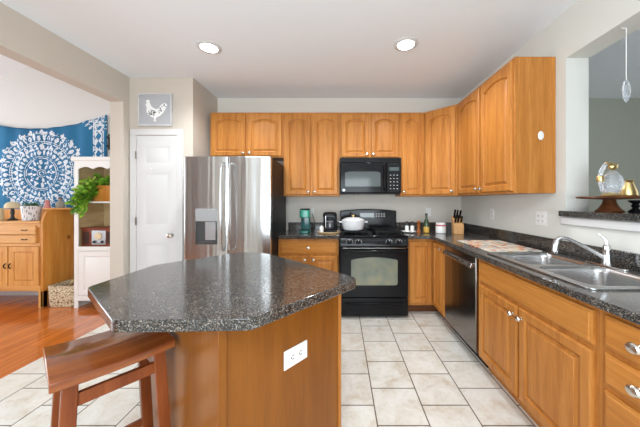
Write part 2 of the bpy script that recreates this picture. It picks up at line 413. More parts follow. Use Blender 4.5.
mb = MB(); mb.box(5.2, 5.3, -2.75, 0, 0, CZ); mb.box(5.2, 5.3, 2.8, BY, 0, CZ); mb.box(5.2, 5.3, 0, 2.8, 0, .6); mb.box(5.2, 5.3, 0, 2.8, 2.4, CZ)
struct(mb.build('wall_far_right', 'wall_cool'))
mb = MB(); mb.box(-6.58, t, BY-.018, BY, 0, .11); mb.box(-6.58, t, BY-.012, BY, .11, .13)
struct(mb.build('baseboard_living', 'trim', bevel=.003))
struct(B(RX-.02, RX, 1.90, 1.97, 1.157, 1.19).build('trim_1', 'trim')) if False else None
mb = MB(); mb.box(1.672, RX, -.5, 1.99, 1.135, 1.19)
struct(mb.build('trim_2', 'trim', bevel=.004), 'white trim strip under the granite ledge of the wall opening')
mb = MB(); mb.box(-2.44, -2.425, 2.95, 3.02, 0, .1); mb.box(-1.815, -1.706, 3.025, 3.04, 0, .1)
struct(mb.build('baseboard_pantry', 'trim', bevel=.003))

# pantry door
d = struct(thing('door_1', 'white narrow three-panel pantry door with silver knob', 'door', (-2.118, 3.04, 0)))
mb = MB()
for x0, x1 in ((-.305, -.235), (.235, .305)): mb.box(x0, x1, -.022, 0, 0, 2.07)
mb.box(-.305, .305, -.022, 0, 2.07, 2.14)
mb.build('door_frame', 'trim', d, bevel=.005)
def panel_slab(mb, x0, x1, z0, z1, y0, t, panels, g=.012, depth=.008):
    """slab with recessed, raised-field panels on the -y side"""
    xs = sorted({x0, x1, *[q for p in panels for q in p[:2]]}); zs = sorted({z0, z1, *[q for p in panels for q in p[2:]]})
    f = y0-t; bm = mb.bm; V = {}
    def v(x, y, z):
        k = (round(x, 5), round(y, 5), round(z, 5))
        if k not in V: V[k] = bm.verts.new(k)
        return V[k]
    for i in range(len(xs)-1):
        for j in range(len(zs)-1):
            a, b_, c, e = xs[i], xs[i+1], zs[j], zs[j+1]
            inp = any(abs(a-p[0]) < 1e-6 and abs(b_-p[1]) < 1e-6 and abs(c-p[2]) < 1e-6 and abs(e-p[3]) < 1e-6 for p in panels)
            L = [[(a, f, c), (b_, f, c), (b_, f, e), (a, f, e)]]
            if inp:
                for ins, dy in ((g, depth), (g*1.6, depth), (g*3.2, depth*.15)):
                    L.append([(a+ins, f+dy, c+ins), (b_-ins, f+dy, c+ins), (b_-ins, f+dy, e-ins), (a+ins, f+dy, e-ins)])
            for p, q in zip(L, L[1:]):
                for k in range(4): bm.faces.new((v(*p[k]), v(*p[(k+1) % 4]), v(*q[(k+1) % 4]), v(*q[k])))
            bm.faces.new([v(*p) for p in L[-1]])
    pts = [(x0, z0), (x1, z0), (x1, z1), (x0, z1)]
    bk = [bm.verts.new((x, y0, z)) for x, z in pts]
    bm.faces.new(bk[::-1])
    e = [[(x, z0) for x in xs], [(x1, z) for z in zs], [(x, z1) for x in xs[::-1]], [(x0, z) for z in zs[::-1]]]
    for k in range(4): bm.faces.new([bk[k]]+[v(x, f, z) for x, z in e[k]]+[bk[(k+1) % 4]])
mb = MB(); panel_slab(mb, -.232, .232, .012, 2.065, 0, .012, [(-.145, .145, 1.73, 1.945), (-.145, .145, 1.02, 1.635), (-.145, .145, .20, .825)])
mb.build('door_panel', 'trim', d)
mb = MB(); mb.lathe([(.026, 0), (.026, .006), (.012, .01), (.011, .03), (.022, .036), (.028, .048), (.024, .062), (.008, .068)], (.175, -.012, .915), (0, -1, 0))
mb.build('knob', 'nickel', d)
for z in (1.84, 1.08, .28):
    MB().box(-.242, -.226, -.024, -.012, z-.045, z+.045).build('hinge', 'hinge', d)
mb = MB(); mb.cyl((-.05, -.012, 1.68), (-.05, -.035, 1.68), .008); mb.build('hook', 'plate', d)

# ------------------------------------------------------------------ cabinets
def outline(x0, x1, z0, z1, A, m=14):
    P = [(x0+(x1-x0)*i/m, z0) for i in range(m)]
    P += [(x1, z0+(z1-A-z0)*i/m) for i in range(m)]
    for i in range(m):
        tt = 1-2*i/m; g = max(0, 1-(tt/.9)**2)
        P.append(((x0+x1)/2+tt*(x1-x0)/2, z1-A+A*g))
    P += [(x0, z1-A-(z1-A-z0)*i/m) for i in range(m)]
    return P
def cab_door(x0, x1, z0, z1, arch=0, fw=.055, y0=0, t=.02):
    mb = MB(); y = y0-t; L = []
    def lp(ins, yy, A=0, extra=0): L.append([(x, yy, z) for x, z in outline(x0+ins, x1-ins, z0+ins, z1-ins-extra, A)])
    lp(0, y0); lp(0, y+.012); lp(.002, y+.006); lp(.010, y)
    e = .012 if arch else 0
    lp(fw-.004, y, arch, e); lp(fw, y+.003, arch, e); lp(fw+.003, y+.012, arch, e); lp(fw+.009, y+.014, arch, e); lp(fw+.030, y+.004, arch, e); lp(fw+.032, y+.001, arch, e)
    mb.loft(L); return mb
def knob_mb(x, z, y=-.02, s=1.0):
    return MB().lathe([(r*s, h*min(s, 1.1)) for r, h in ((.010, 0), (.010, .003), (.006, .006), (.0065, .014), (.013, .018), (.0165, .024), (.0135, .030), (.004, .033))], (x, y, z), (0, -1, 0), 16, (1.15, .95))
def drawer_mb(x0, x1, z0, z1, t=.02):
    mb = MB(); y = -t; L = []
    for ins, yy in ((0, 0), (0, y+.008), (.006, y+.004), (.010, y+.004), (.014, y)): L.append([(x0+ins, yy, z0+ins), (x1-ins, yy, z0+ins), (x1-ins, yy, z1-ins), (x0+ins, yy, z1-ins)])
    return mb.loft(L)
def upper(label, loc, rz, wdt, h, dep, nd, arch=.035, left=True):
    c = thing('wall_cabinet', label, 'cabinet', loc, rz, 'honey maple wall cabinets')
    B(0, wdt, 0, dep, 0, h).build('body', 'maple', c, bevel=.002)
    mg, gp = .018, .026; dw = (wdt-2*mg-(nd-1)*gp)/nd
    for i in range(nd):
        x0 = mg+i*(dw+gp); D = cab_door(x0, x0+dw, .016, h-.022, arch, fw=min(.055, dw*.2)).build('door', 'maple', c, smooth=30)
        kx = x0+dw-.028 if (nd == 2 and i == 0) or (nd == 1 and not left) else x0+.028
        knob_mb(kx, .055).build('knob', 'nickel', D)
    return c
UB, UT = 1.372, 2.44; FY = 3.345; DP = BY-FY-.002
upper('short two-door maple wall cabinet directly over the steel refrigerator', (-1.655, FY, 1.865), 0, .933, UT-1.865, DP, 2)
upper('tall two-door maple wall cabinet between refrigerator cabinet and microwave', (-.72, FY, UB), 0, .715, UT-UB, DP, 2)
upper('short two-door maple wall cabinet mounted directly above black microwave', (-.003, FY, 1.85), 0, .770, UT-1.85, DP, 2)
upper('narrow single-door maple wall cabinet right of the microwave', (.769, FY, UB), 0, .308, UT-UB, DP, 1)
cw = upper('two-door maple wall cabinet on the right wall beside the pass-through opening', (1.37, 3.03, UB), -90, .98, UT-UB, RX-1.37-.002, 2)
# diagonal corner cabinet
c = thing('wall_cabinet', 'single-door maple wall cabinet set diagonally across the back corner', 'cabinet', (1.08, FY-.002, UB), -45, 'honey maple wall cabinets')
T = Matrix.Rotation(R(45), 4, 'Z') @ Matrix.Translation((-1.08, -(FY-.002), 0))
pts = [T @ Vector((x, y, 0)) for x, y in ((1.08, FY-.002), (1.368, 3.055), (1.369, 3.034), (1.687, 3.034), (1.687, 3.648), (1.08, 3.648))]
MB().prism([(p.x, p.y) for p in pts], 0, UT-UB).build('body', 'maple', c, bevel=.002)
wd = pts[1].x
D = cab_door(.02, wd-.02, .016, UT-UB-.022, .035).build('door', 'maple', c, smooth=30); knob_mb(wd-.048, .055).build('knob', 'nickel', D)

def carcass(mb, wdt, dep, z0=.10, z1=.874, toe=.07, rail=True):
    t = .018
    mb.box(0, t, 0, dep, z0, z1); mb.box(wdt-t, wdt, 0, dep, z0, z1); mb.box(t, wdt-t, 0, dep, z0, z0+t); mb.box(t, wdt-t, dep-t, dep, z0+t, z1)
    mb.box(t, wdt-t, toe, toe+t, 0, z0)
    if rail: mb.box(t, wdt-t, 0, .02, z1-.03, z1)
BFY = 3.04
c = thing('base_cabinet', 'maple base cabinet with one drawer between refrigerator and black range', 'cabinet', (-.715, BFY, 0), 0, 'honey maple base cabinets')
wdt = .70; mb = MB(); carcass(mb, wdt, BY-BFY-.003, rail=False); mb.box(.018, wdt-.018, 0, .02, .118, .874); mb.build('body', 'maple', c, bevel=.0015)
D = drawer_mb(.03, wdt-.02, .70, .845).build('drawer', 'maple_h', c); knob_mb(wdt/2, .772, s=1.1).build('knob', 'nickel', D)
for i in (0, 1):
    x0 = .03 if i == 0 else .03+.337+.013; D = cab_door(x0, x0+.30+(.012 if i else .012), .125, .675).build('door', 'maple', c, smooth=30)
    knob_mb(x0+.312-.03 if i == 0 else x0+.03, .635).build('knob', 'nickel', D)

c = thing('base_cabinet', 'L-shaped maple corner base cabinet between black range and dishwasher', 'cabinet', (.772, BFY, 0), 0, 'honey maple base cabinets')
def loc(x, y): return (x-.772, y-BFY)
IX = 1.085; CY = 2.668
MB().prism([loc(*p) for p in ((.772, BY-.003), (.772, BFY), (IX, BFY), (IX, CY), (RX-.003, CY), (RX-.003, BY-.003))], .10, .874).build('body', 'maple', c, bevel=.0015)
MB().prism([loc(*p) for p in ((.772, BY-.003), (.772, BFY+.07), (IX+.07, BFY+.07), (IX+.07, CY), (RX-.003, CY), (RX-.003, BY-.003))], 0, .0995).build('toe_kick', 'dark_wood', c)
D = cab_door(.028, .29, .125, .845).build('door', 'maple', c, smooth=30)
T = Matrix.Translation((IX-.772, 0, 0)) @ Matrix.Rotation(R(-90), 4, 'Z')
D = cab_door(.024, BFY-CY-.02, .125, .845).xf(T).build('door', 'maple', c, smooth=30); knob_mb(.275, .80).xf(T).build('knob', 'nickel', D)

S0, S1, E1 = 2.05, 1.10, .68
DEP = RX-IX-.003
c = thing('base_cabinet', 'maple sink base cabinet with plain false front over two doors', 'cabinet', (IX, S0, 0), -90, 'honey maple base cabinets')
wdt = S0-S1; mb = MB(); carcass(mb, wdt, DEP); mb.box(.018, .05, 0, .02, .118, .844); mb.box(wdt-.05, wdt-.018, 0, .02, .118, .844); mb.box(.05, wdt-.05, 0, .02, .672, .705); mb.box(wdt/2-.03, wdt/2+.03, 0, .02, .118, .672)
mb.build('body', 'maple', c, bevel=.0015)
drawer_mb(.028, wdt-.012, .70, .846).build('false_front', 'maple_h', c)
for i in (0, 1):
    x0 = .028 if i == 0 else wdt/2+.006; x1 = wdt/2-.008 if i == 0 else wdt-.012
    D = cab_door(x0, x1, .125, .675).build('door', 'maple', c, smooth=30)
    knob_mb(x1-.03 if i == 0 else x0+.03, .618).build('knob', 'nickel', D)
c = thing('base_cabinet', 'maple base cabinet with a stack of three drawers beside the sink base', 'cabinet', (IX, S1-.002, 0), -90, 'honey maple base cabinets')
wdt = S1-E1; mb = MB(); carcass(mb, wdt, DEP, rail=False); mb.box(.018, wdt-.018, 0, .02, .118, .874); mb.build('body', 'maple', c, bevel=.0015)
for z0, z1 in ((.722, .85), (.572, .697), (.36, .547), (.125, .335)):
    D = drawer_mb(.036, wdt-.03, z0, z1).build('drawer', 'maple_h', c); knob_mb(.168, (z0+z1)/2, s=1.3).build('knob', 'nickel', D)

# ------------------------------------------------------------------ worktops
CT0, CT1 = .876, .914
c = thing('countertop', 'short dark granite worktop left of the range holding the coffee makers', 'countertop', (-.717, 2.99, 0))
B(0, .712, 0, BY-2.99-.003, CT0, CT1).build('slab', 'granite', c, bevel=.004, seg=2)
B(0, .712, BY-2.99-.024, BY-2.99-.003, CT1, CT1+.10).build('backsplash', 'granite', c, bevel=.003)
c = thing('countertop', 'long L-shaped dark granite worktop with the sink, right of the range', 'countertop', (.768, 2.99, 0))
def l2(p): return (p[0]-.768, p[1]-2.99)
CX = 1.042
SK = (1.105, 1.625, 1.155, 1.995)     # sink rim x0 x1 y0 y1
outer = [(.768, 2.99), (CX-.05, 2.99), (CX-.018, 2.975), (CX, 2.93), (CX, E1-.02), (RX-.003, E1-.02), (RX-.003, BY-.003), (.768, BY-.003)]
hole = rrect(SK[0]+.02, SK[1]-.02, SK[2]+.02, SK[3]-.02, .03)
MB().holed([l2(p) for p in outer], [[l2(p) for p in hole]], CT0, CT1).build('slab', 'granite', c, bevel=.004, seg=2)
mb = MB(); mb.prism([l2(p) for p in ((.768, BY-.003), (.768, BY-.024), (RX-.024, BY-.024), (RX-.024, E1-.02), (RX-.003, E1-.02), (RX-.003, BY-.003))], CT1, CT1+.10)
mb.build('backsplash', 'granite', c, bevel=.003)
o = MB().holed([(1.655, -.5), (2.02, -.5), (2.02, 1.955), (1.862, 1.955), (1.862, 1.958), (1.69, 1.958), (1.69, 1.985), (1.655, 1.985)], [], 1.196, 1.236).build('granite_ledge', 'granite', bevel=.006, seg=3)
tag(o, 'dark granite ledge capping the half wall of the pass-through opening', 'ledge')

# island
C1 = Vector((-.42, .91)); U = Vector((.64, .77)).normalized(); V = Vector((-U.y, U.x)); ul, vl = .655, .80
c = thing('island_cabinet', 'honey wood kitchen island base beneath the angular granite top', 'island', (C1.x, C1.y, 0), math.degrees(math.atan2(U.y, U.x)))
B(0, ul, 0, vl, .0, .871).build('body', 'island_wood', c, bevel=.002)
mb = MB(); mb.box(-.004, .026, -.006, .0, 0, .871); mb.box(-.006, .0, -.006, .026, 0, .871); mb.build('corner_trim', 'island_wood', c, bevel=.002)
mb = MB(); mb.box(ul-.016, ul+.004, -.008, .0, 0, .871); mb.build('edge_trim', 'maple', c, bevel=.002)
top = [(-.755, .868), (-.30, .882), (.082, 1.318), (.078, 1.365), (-.008, 1.458), (-.509, 1.945), (-.60, 2.01), (-.776, 2.03), (-1.15, 1.62), (-1.165, 1.206)]
o = MB().prism(round_poly([(x+.5, y-1.4) for x, y in top], .024), .8715, CT1).build('island_countertop', 'granite', bevel=.004, seg=2)
o.location = (-.5, 1.4, 0); tag(o, 'angular speckled dark granite top of the kitchen island', 'countertop')

# ------------------------------------------------------------------ refrigerator
c = thing('refrigerator', 'stainless steel refrigerator with ice dispenser and black side panels', 'refrigerator', (-1.175, 2.72, 0))
hw = .455
B(-hw+.005, hw-.002, .075, .78, .03, 1.765).build('body', 'black_side', c, bevel=.004)
def fdoor(x0, x1, z0, z1, hole=None):
    n = 10; prof = []
    for i in range(n+1):
        tt = i/n; x = x0+(x1-x0)*tt; prof.append((x, .012*(2*tt-1)**2))
    poly = round_poly(prof+[(x1, .068), (x0, .068)], .012, 3)
    return MB().prism(poly, z0, z1)
sp_ = .012
FD = fdoor(-hw, sp_-.002, .70, 1.775).build('door', 'steel', c, bevel=.003)
FD2 = fdoor(sp_+.002, hw, .70, 1.775).build('door', 'steel', c, bevel=.003)
FD3 = fdoor(-hw, hw, .06, .692).build('freezer_drawer', 'steel', c, bevel=.003)
for D, x in ((FD, -.032), (FD2, .048)):
    MB().tube([(x, -.002, .80), (x, -.05, .815), (x, -.062, .88), (x, -.066, 1.25), (x, -.062, 1.62), (x, -.05, 1.69), (x, -.002, 1.70)], .013, 12).build('handle', 'steel', D)
MB().tube([(-.36, 0, .60), (-.36, -.055, .61), (.36, -.055, .61), (.36, 0, .60)], .013, 12).build('handle', 'steel', FD3)
dx0, dx1 = -.322, -.102
mb = MB(); mb.box(dx0, dx1, -.010, .02, 1.10, 1.23); mb.build('dispenser_panel', 'grey_plastic', FD, bevel=.004)
mb = MB(); mb.box(dx0, dx0+.012, -.010, .02, .86, 1.10); mb.box(dx1-.012, dx1, -.010, .02, .86, 1.10); mb.box(dx0+.012, dx1-.012, -.010, .02, .86, .885); mb.box(dx0+.012, dx1-.012, .0, .006, .885, 1.10)
mb.build('dispenser_bay', 'dark_recess', FD, bevel=.003)
mb = MB(); mb.box(dx0+.10, dx1-.014, -.006, -.001, .905, 1.095); mb.build('dispenser_paddle', 'silver_face', FD, bevel=.006)
B(.325, .335, -.004, .0, 1.685, 1.695).build('badge', 'silver_face', FD2) if False else None

# ------------------------------------------------------------------ range
c = thing('gas_range', 'black freestanding gas range with oven window and storage drawer', 'stove', (-.001, 2.935, 0))
W = .764
B(.002, W-.002, .045, .70, .03, .90).build('body', 'black_satin', c)
mb = MB(); mb.box(0, W, .0, .62, .90, .925); mb.box(0, W, -.012, .0, .90, .918); mb.build('cooktop', 'black', c, bevel=.006)
bgp = []
for i in range(13):
    tt = i/12; x = .004+(W-.008)*tt; bgp.append((x, 1.178+.022*(1-(2*tt-1)**2)))
mb = MB(); mb.loft([[(x, y+yo*0, z) for x, z in ([(W-.004, .925)]+bgp[::-1]+[(.004, .925)])] for y, yo in ((.70, 0), (.59, 0))]); bgd = mb.build('backguard', 'black', c, bevel=.012, seg=3)
mb = MB(); mb.box(.27, .46, .586, .592, 1.09, 1.15); mb.build('display', 'display', bgd)
for i in range(4):
    for j in range(2): B(.48+i*.035, .50+i*.035, .586, .592, 1.10+j*.03, 1.113+j*.03).build('button', 'mark', bgd)
mb = MB(); mb.loft([[(x, -.028, .80), (x, -.028, .83), (x, -.004, .90), (x, .05, .90), (x, .05, .80)] for x in (.002, W-.002)]); mb.build('control_panel', 'black', c, bevel=.004)
for x in (.107, .205, .545, .655):
    kb = MB().lathe([(.027, 0), (.027, .006), (.022, .012), (.020, .032), (.017, .036)], (x, -.018, .857), (0, -.94, .34), 20); kb.bar((x-.0, -.050, .849), (x, -.060, .890), .007, .004, (0, 1, .3)) if False else None
    K = kb.build('knob', 'black_satin', c)
    mb = MB(); 
    for a in range(0, 360, 30):
        if 200 < a < 340: continue
        q = Matrix.Translation((x, -.021, .857)) @ Vector((0, 0, 0)).to_track_quat('Z', 'Y').to_matrix().to_4x4() if False else None
        mb.box(x+.034*math.cos(R(a))-.003, x+.034*math.cos(R(a))+.003, -.0285-.0+.012*0, -.018, .853+.032*math.sin(R(a))-.003, .853+.032*math.sin(R(a))+.003)
    mb.bar((x, -.049, .868), (x, -.053, .884), .006, .006)
    mb.build('dial_marks', 'mark', K)
# oven door with arch-topped window
D = B(.004, W-.004, -.028, .04, .238, .792).build('oven_door', 'black', c, bevel=.008, seg=3)
wl = []
for i in range(17):
    tt = i/16; wl.append((.125+.515*tt, .655+.030*(1-(2*tt-1)**2)))
poly = round_poly([(.125, .375), (.64, .375)]+wl[::-1], .03)
MB().prism_xz(poly, -.0305, -.02).build('window', 'oven_glass_reflection', D)
ring_o = round_poly([(.112, .362), (.653, .362)]+[(x+(.013 if x > .38 else -.013)*abs(x-.3825)/.2575, z+.013) for x, z in wl[::-1]], .035)
mb = MB(); mb.tube([(.04, -.028, .765), (.04, -.065, .762), (.07, -.072, .762), (.38, -.078, .762), (.694, -.072, .762), (.724, -.065, .762), (.724, -.028, .765)], .013, 12); mb.build('handle', 'black', D)
mb = MB(); mb.box(.03, W-.03, -.0295, -.026, .784, .789); mb.build('door_trim', 'chrome', D)
D = B(.004, W-.004, -.024, .04, .032, .228).build('storage_drawer', 'black', c, bevel=.008, seg=3)
mb = MB(); mb.loft([[(x, -.022, .15), (x, -.04, .165), (x, -.042, .178), (x, -.022, .186)] for x in (.06, W-.06)]); mb.build('drawer_pull', 'black', D, bevel=.003)
for x in (.03, W-.03):
    for y in (.08, .6): MB().cyl((x, y, 0), (x, y, .035), .018).build('foot', 'black_satin', c)
for gx in (.19, .574):
    mb = MB()
    for y in (.11, .50):
        mb.bar((gx-.15, y, .952), (gx+.15, y, .952), .012, .012)
    for x in (-.15, .15): mb.bar((gx+x, .11, .952), (gx+x, .50, .952), .012, .012)
    for y in (.2, .305, .41): mb.bar((gx-.15, y, .952), (gx+.15, y, .952), .010, .012)
    mb.bar((gx, .11, .952), (gx, .50, .952), .010, .012)
    for x in (-.15, .15):
        for y in (.11, .50): mb.box(gx+x-.008, gx+x+.008, y-.008, y+.008, .924, .95)
    mb.build('grate', 'iron', c)
    for y in (.2, .41):
        MB().lathe([(.055, 0), (.055, .006), (.042, .008), (.042, .016), (.034, .019)], (gx, y, .925), n=20).build('burner', 'iron', c)

# microwave
c = thing('microwave', 'black over-the-range microwave hung below the short maple cabinet', 'microwave', (.003, 3.25, 1.40))
W = .758; H = .447
B(0, W, .035, .395, .0, H).build('body', 'black_satin', c, bevel=.003)
D = B(0, W-.185, 0, .033, .012, H-.055).build('door', 'black', c, bevel=.008)
MB().prism_xz(round_poly([(.06, .09), (.50, .09), (.50, .26), (.45, .275), (.11, .275), (.06, .26)], .012), -.002, .01).build('window', 'micro_glass', D)
MB().tube([(.548, 0, .05), (.548, -.03, .06), (.548, -.036, .10), (.548, -.036, .30), (.548, -.03, .34), (.548, 0, .35)], .010, 10).build('handle', 'black', D)
MB().lathe([(.014, 0), (.014, .003)], (.045, 0, .045), (0, -1, 0)).build('badge', 'silver_face', D)
P = B(W-.182, W, .0, .033, .012, H-.055).build('control_panel', 'black', c, bevel=.006)
for i in range(3):
    for j in range(5): B(W-.142+i*.042, W-.126+i*.042, -.002, .002, .06+j*.042, .066+j*.042).build('button', 'mark', P)
B(W-.15, W-.03, -.002, .004, .285, .33).build('display', 'display', P)
mb = MB(); mb.box(0, W, .004, .033, H-.052, H)
for i in range(4): mb.box(.02, W-.02, .0, .006, H-.047+i*.012, H-.042+i*.012)
mb.build('vent_grille', 'black_satin', c)

# dishwasher
c = thing('dishwasher', 'dark stainless dishwasher with bar handle between corner cabinet and sink base', 'dishwasher', (IX-.02, 2.662, 0), -90)
W = .604
B(.002, W-.002, .03, .58, .10, .868).build('body', 'black_satin', c)
D = B(0, W, 0, .03, .115, .868).build('door', 'steel_dark', c, bevel=.006)
MB().loft([[(x, .0, z0+.02), (x, -.022, z0+.012), (x, -.034, z0-.012), (x, -.030, z0-.026), (x, -.012, z0-.02), (x, 0, z0-.012)] for x, z0 in ((.02, .80), (.30, .80), (W-.02, .80))]).build('handle', 'steel', D, bevel=.004)
B(0, W, .09, .11, .0, .10).build('toe_panel', 'black_satin', c)

# sink
c = thing('sink', 'double-bowl stainless steel drop-in sink set in the granite worktop', 'sink', (SK[0], SK[2], CT1))
sw, sl = SK[1]-SK[0], SK[3]-SK[2]
b1 = (.045, sw-.085, .04, sl/2-.022); b2 = (.045, sw-.085, sl/2+.022, sl-.04)
MB().holed(rrect(0, sw, 0, sl, .035), [rrect(*b1, .06), rrect(*b2, .06)], .0005, .009).build('rim', 'sink_steel', c, bevel=.003)
for bb in (b1, b2):
    L = []
    for z, ins, r in ((.006, 0, .06), (-.02, .002, .06), (-.13, .012, .055), (-.155, .02, .05), (-.165, .05, .03)):
        L.append([(x, y, z) for x, y in rrect(bb[0]+ins, bb[1]-ins, bb[2]+ins, bb[3]-ins, r)])
    bw = MB().loft(L, cap0=False).build('bowl', 'sink_steel', c)
    sol = bw.modifiers.new('solid', 'SOLIDIFY'); sol.thickness = .0015; sol.offset = 1
    MB().lathe([(.045, 0), (.043, .004), (.03, .003), (.028, .001)], ((bb[0]+bb[1])/2, (bb[2]+bb[3])/2, -.164)).build('drain', 'chrome', bw)

# faucet
fx, fy = 1.583, 1.555
c = thing('faucet', 'chrome single-lever kitchen faucet with long pull-out spout at the sink', 'faucet', (fx, fy, CT1+.009))
MB().prism(rrect(-.03, .03, -.12, .12, .028), 0, .010).build('deck_plate', 'chrome', c, bevel=.003)
MB().lathe([(.026, .010), (.021, .03), (.018, .09), (.019, .11), (.016, .125), (.008, .13)]).build('body', 'chrome', c)
e = Vector((-.235, .065, .145))
P = [(-.005, .002, .045), (-.07, .019, .088), (-.13, .036, .126), (-.19, .052, .156), (-.225, .062, .160), (-.243, .067, .145)]
spout = MB().tube(P, [.012, .011, .010, .010, .011, .013], 14).build('spout', 'chrome', c)
MB().lathe([(.013, 0), (.016, .02), (.018, .06), (.016, .085), (.010, .087)], (-.243, .067, .148), (-.12, .03, -1), 16).build('spray_head', 'chrome', spout)
MB().loft([[(x-w2, y, z) , (x, y-w2*.6, z+.004), (x+w2, y, z), (x, y+w2*.6, z-.004)] for x, y, z, w2 in ((.004, .0, .124, .013), (.002, .002, .145, .013), (-.008, .006, .165, .012), (-.022, .012, .182, .011), (-.034, .016, .190, .006))]).build('lever', 'chrome', c, bevel=.003)

# ------------------------------------------------------------------ stool
A = Vector((-.930, .836)); su = Vector((.634, .773))*.362; sv = Vector((-.773, .634))*.335; ang = math.degrees(math.atan2(su.y, su.x))
c = thing('bar_stool', 'reddish brown saddle-seat wooden stool tucked under the island top', 'stool', (A.x, A.y, 0), ang)
sl_, sd_ = su.length, sv.length; SZ = .725
L = []
for i in range(15):
    tt = i/14; x = sl_*tt; z = SZ-.008+.008*(2*tt-1)**2
    L.append([(x, 0, z-.034), (x, sd_, z-.034), (x, sd_, z-.004), (x, sd_-.006, z), (x, .006, z), (x, 0, z-.004)])
MB().loft(L).build('seat', 'stool_wood', c, bevel=.003)
legp = []
for sx in (0, 1):
    for sy in (0, 1):
        x = .052 if sx == 0 else sl_-.048; y = .05 if sy == 0 else sd_-.05
        bx_ = x+(-.03 if sx == 0 else .035); by_ = y+(-.02 if sy == 0 else .02)
        legp.append(((x, y), (bx_, by_)))
        lo = [(bx_-.021, by_-.017, 0), (bx_+.021, by_-.017, 0), (bx_+.021, by_+.017, 0), (bx_-.021, by_+.017, 0)]
        hi = [(x-.021, y-.017, SZ-.04), (x+.021, y-.017, SZ-.04), (x+.021, y+.017, SZ-.04), (x-.021, y+.017, SZ-.04)]
        MB().loft([lo, hi]).build('leg', 'stool_leg', c, bevel=.003)
def lp_(i, z):
    (x, y), (bx_, by_) = legp[i]; q = z/(SZ-.04); return Vector((bx_+(x-bx_)*q, by_+(y-by_)*q, z))
for a, b_, z in ((0, 2, .615), (1, 3, .615), (0, 1, .615), (2, 3, .615)):
    MB().bar(lp_(a, z), lp_(b_, z), .02, .045).build('apron', 'stool_leg', c, bevel=.002)
for a, b_, z in ((0, 2, .24), (1, 3, .24), (0, 1, .17), (2, 3, .17)):
    MB().bar(lp_(a, z), lp_(b_, z), .02, .032).build('stretcher', 'stool_leg', c, bevel=.002)

# ------------------------------------------------------------------ outlets, lights, picture
def outlet(label, loc, rz, gangs=1, horizontal=False, switch=False):
    c = thing('wall_outlet', label, 'outlet', loc, rz, 'white wall outlets and switches')
    w_ = .072+.046*(gangs-1); h_ = .118
    T = Matrix.Rotation(R(90), 4, 'Y') if horizontal else Matrix.Identity(4)
    MB().box(-w_/2, w_/2, -.006, -.0005, -h_/2, h_/2).xf(T).build('cover_plate', 'plate', c, bevel=.003)
    for g in range(gangs):
        gx = (g-(gangs-1)/2)*.046
        if switch:
            MB().box(gx-.006, gx+.006, -.014, -.005, -.012, .012).xf(T).build('switch_toggle', 'plate', c, bevel=.002); continue
        for z in (-.02, .02):
            D = MB().prism_xz(round_poly([(gx-.016, z-.014), (gx+.016, z-.014), (gx+.016, z+.014), (gx-.016, z+.014)], .008), -.0075, -.005).xf(T).build('receptacle', 'plate', c)
            mb = MB(); mb.box(gx-.008, gx-.005, -.0082, -.007, z-.002, z+.008); mb.box(gx+.005, gx+.008, -.0082, -.007, z-.002, z+.008); mb.box(gx-.003, gx+.003, -.0082, -.007, z-.009, z-.004)
            mb.xf(T).build('slots', 'slot', D)
    return c
p = C1+U*.345
outlet('white duplex outlet mounted sideways on the wooden island base', (p.x, p.y, .622), math.degrees(math.atan2(U.y, U.x)), 1, True).scale = (1.14, 1, 1.14)
outlet('wide white two-gang plate on right wall behind the sink', (RX, 2.20, 1.163), -90, 2)
outlet('white single outlet on right wall above the patterned mat', (RX, 2.905, 1.165), -90)
outlet('white switch plate on back wall above the red banded canister', (1.23, BY, 1.157), 0, 1, False, True)
outlet('white outlet on back wall behind the green coffee maker', (-.395, BY, 1.15), 0)

def downlight(label, x, y):
    c = thing('recessed_light', label, 'ceiling light', (x, y, CZ), 0, 'recessed ceiling downlights')
    MB().lathe([(.075, -.001), (.076, -.012), (.10, -.010), (.108, -.005), (.108, -.001)], n=32).build('trim_ring', 'trim', c)
    MB().lathe([(.074, -.004), (.072, -.011), (.03, -.014), (.002, -.0145)], n=32).build('lens', 'lamp_glow', c)
    l = bpy.data.lights.new('bulb', 'SPOT'); l.energy = 66; l.spot_size = R(150); l.spot_blend = .6; l.shadow_soft_size = .08; l.color = (.93, .97, 1)
    o = bpy.data.objects.new('bulb', l); COL.objects.link(o); o.parent = c; o.location = (0, 0, -.04)
downlight('round recessed ceiling light nearer the pantry and refrigerator', -1.216, 2.433)
downlight('round recessed ceiling light nearer the range and microwave', .60, 2.386)

# rooster picture
c = thing('framed_picture', 'small square grey picture of a white rooster above pantry door', 'picture', (-2.13, 3.04, 2.175))
w2 = .195; hh = .375
mb = MB()
for a in ((-w2, w2, 0, .018), (-w2, w2, hh-.018, hh)): mb.box(a[0], a[1], -.03, -.001, a[2], a[3])
for a in ((-w2, -w2+.018), (w2-.018, w2)): mb.box(a[0], a[1], -.03, -.001, .018, hh-.018)
mb.build('frame', 'frame_grey', c, bevel=.002)
cv = B(-w2+.018, w2-.018, -.018, -.001, .018, hh-.018).build('canvas', 'grey_canvas', c)
ro = [(-.02, .055), (.005, .05), (.012, .06), (.0, .07), (.015, .10), (.05, .115), (.09, .15), (.12, .20), (.135, .25), (.11, .262), (.085, .255), (.06, .235), (.045, .205), (.015, .195), (-.02, .205), (-.05, .235), (-.062, .265), (-.075, .275), (-.098, .27), (-.105, .25), (-.118, .243), (-.104, .236), (-.098, .205), (-.10, .16), (-.08, .125), (-.045, .105), (-.018, .098), (-.012, .07)]
MB().prism_xz(ro, -.0215, -.018).build('rooster_figure', 'art_white', cv, smooth=0)
mb = MB()
mb.ball((-.085, -.02, .285), .022, (1, .12, .8), 12)
mb.build('rooster_comb', 'art_white', cv)
mb = MB()
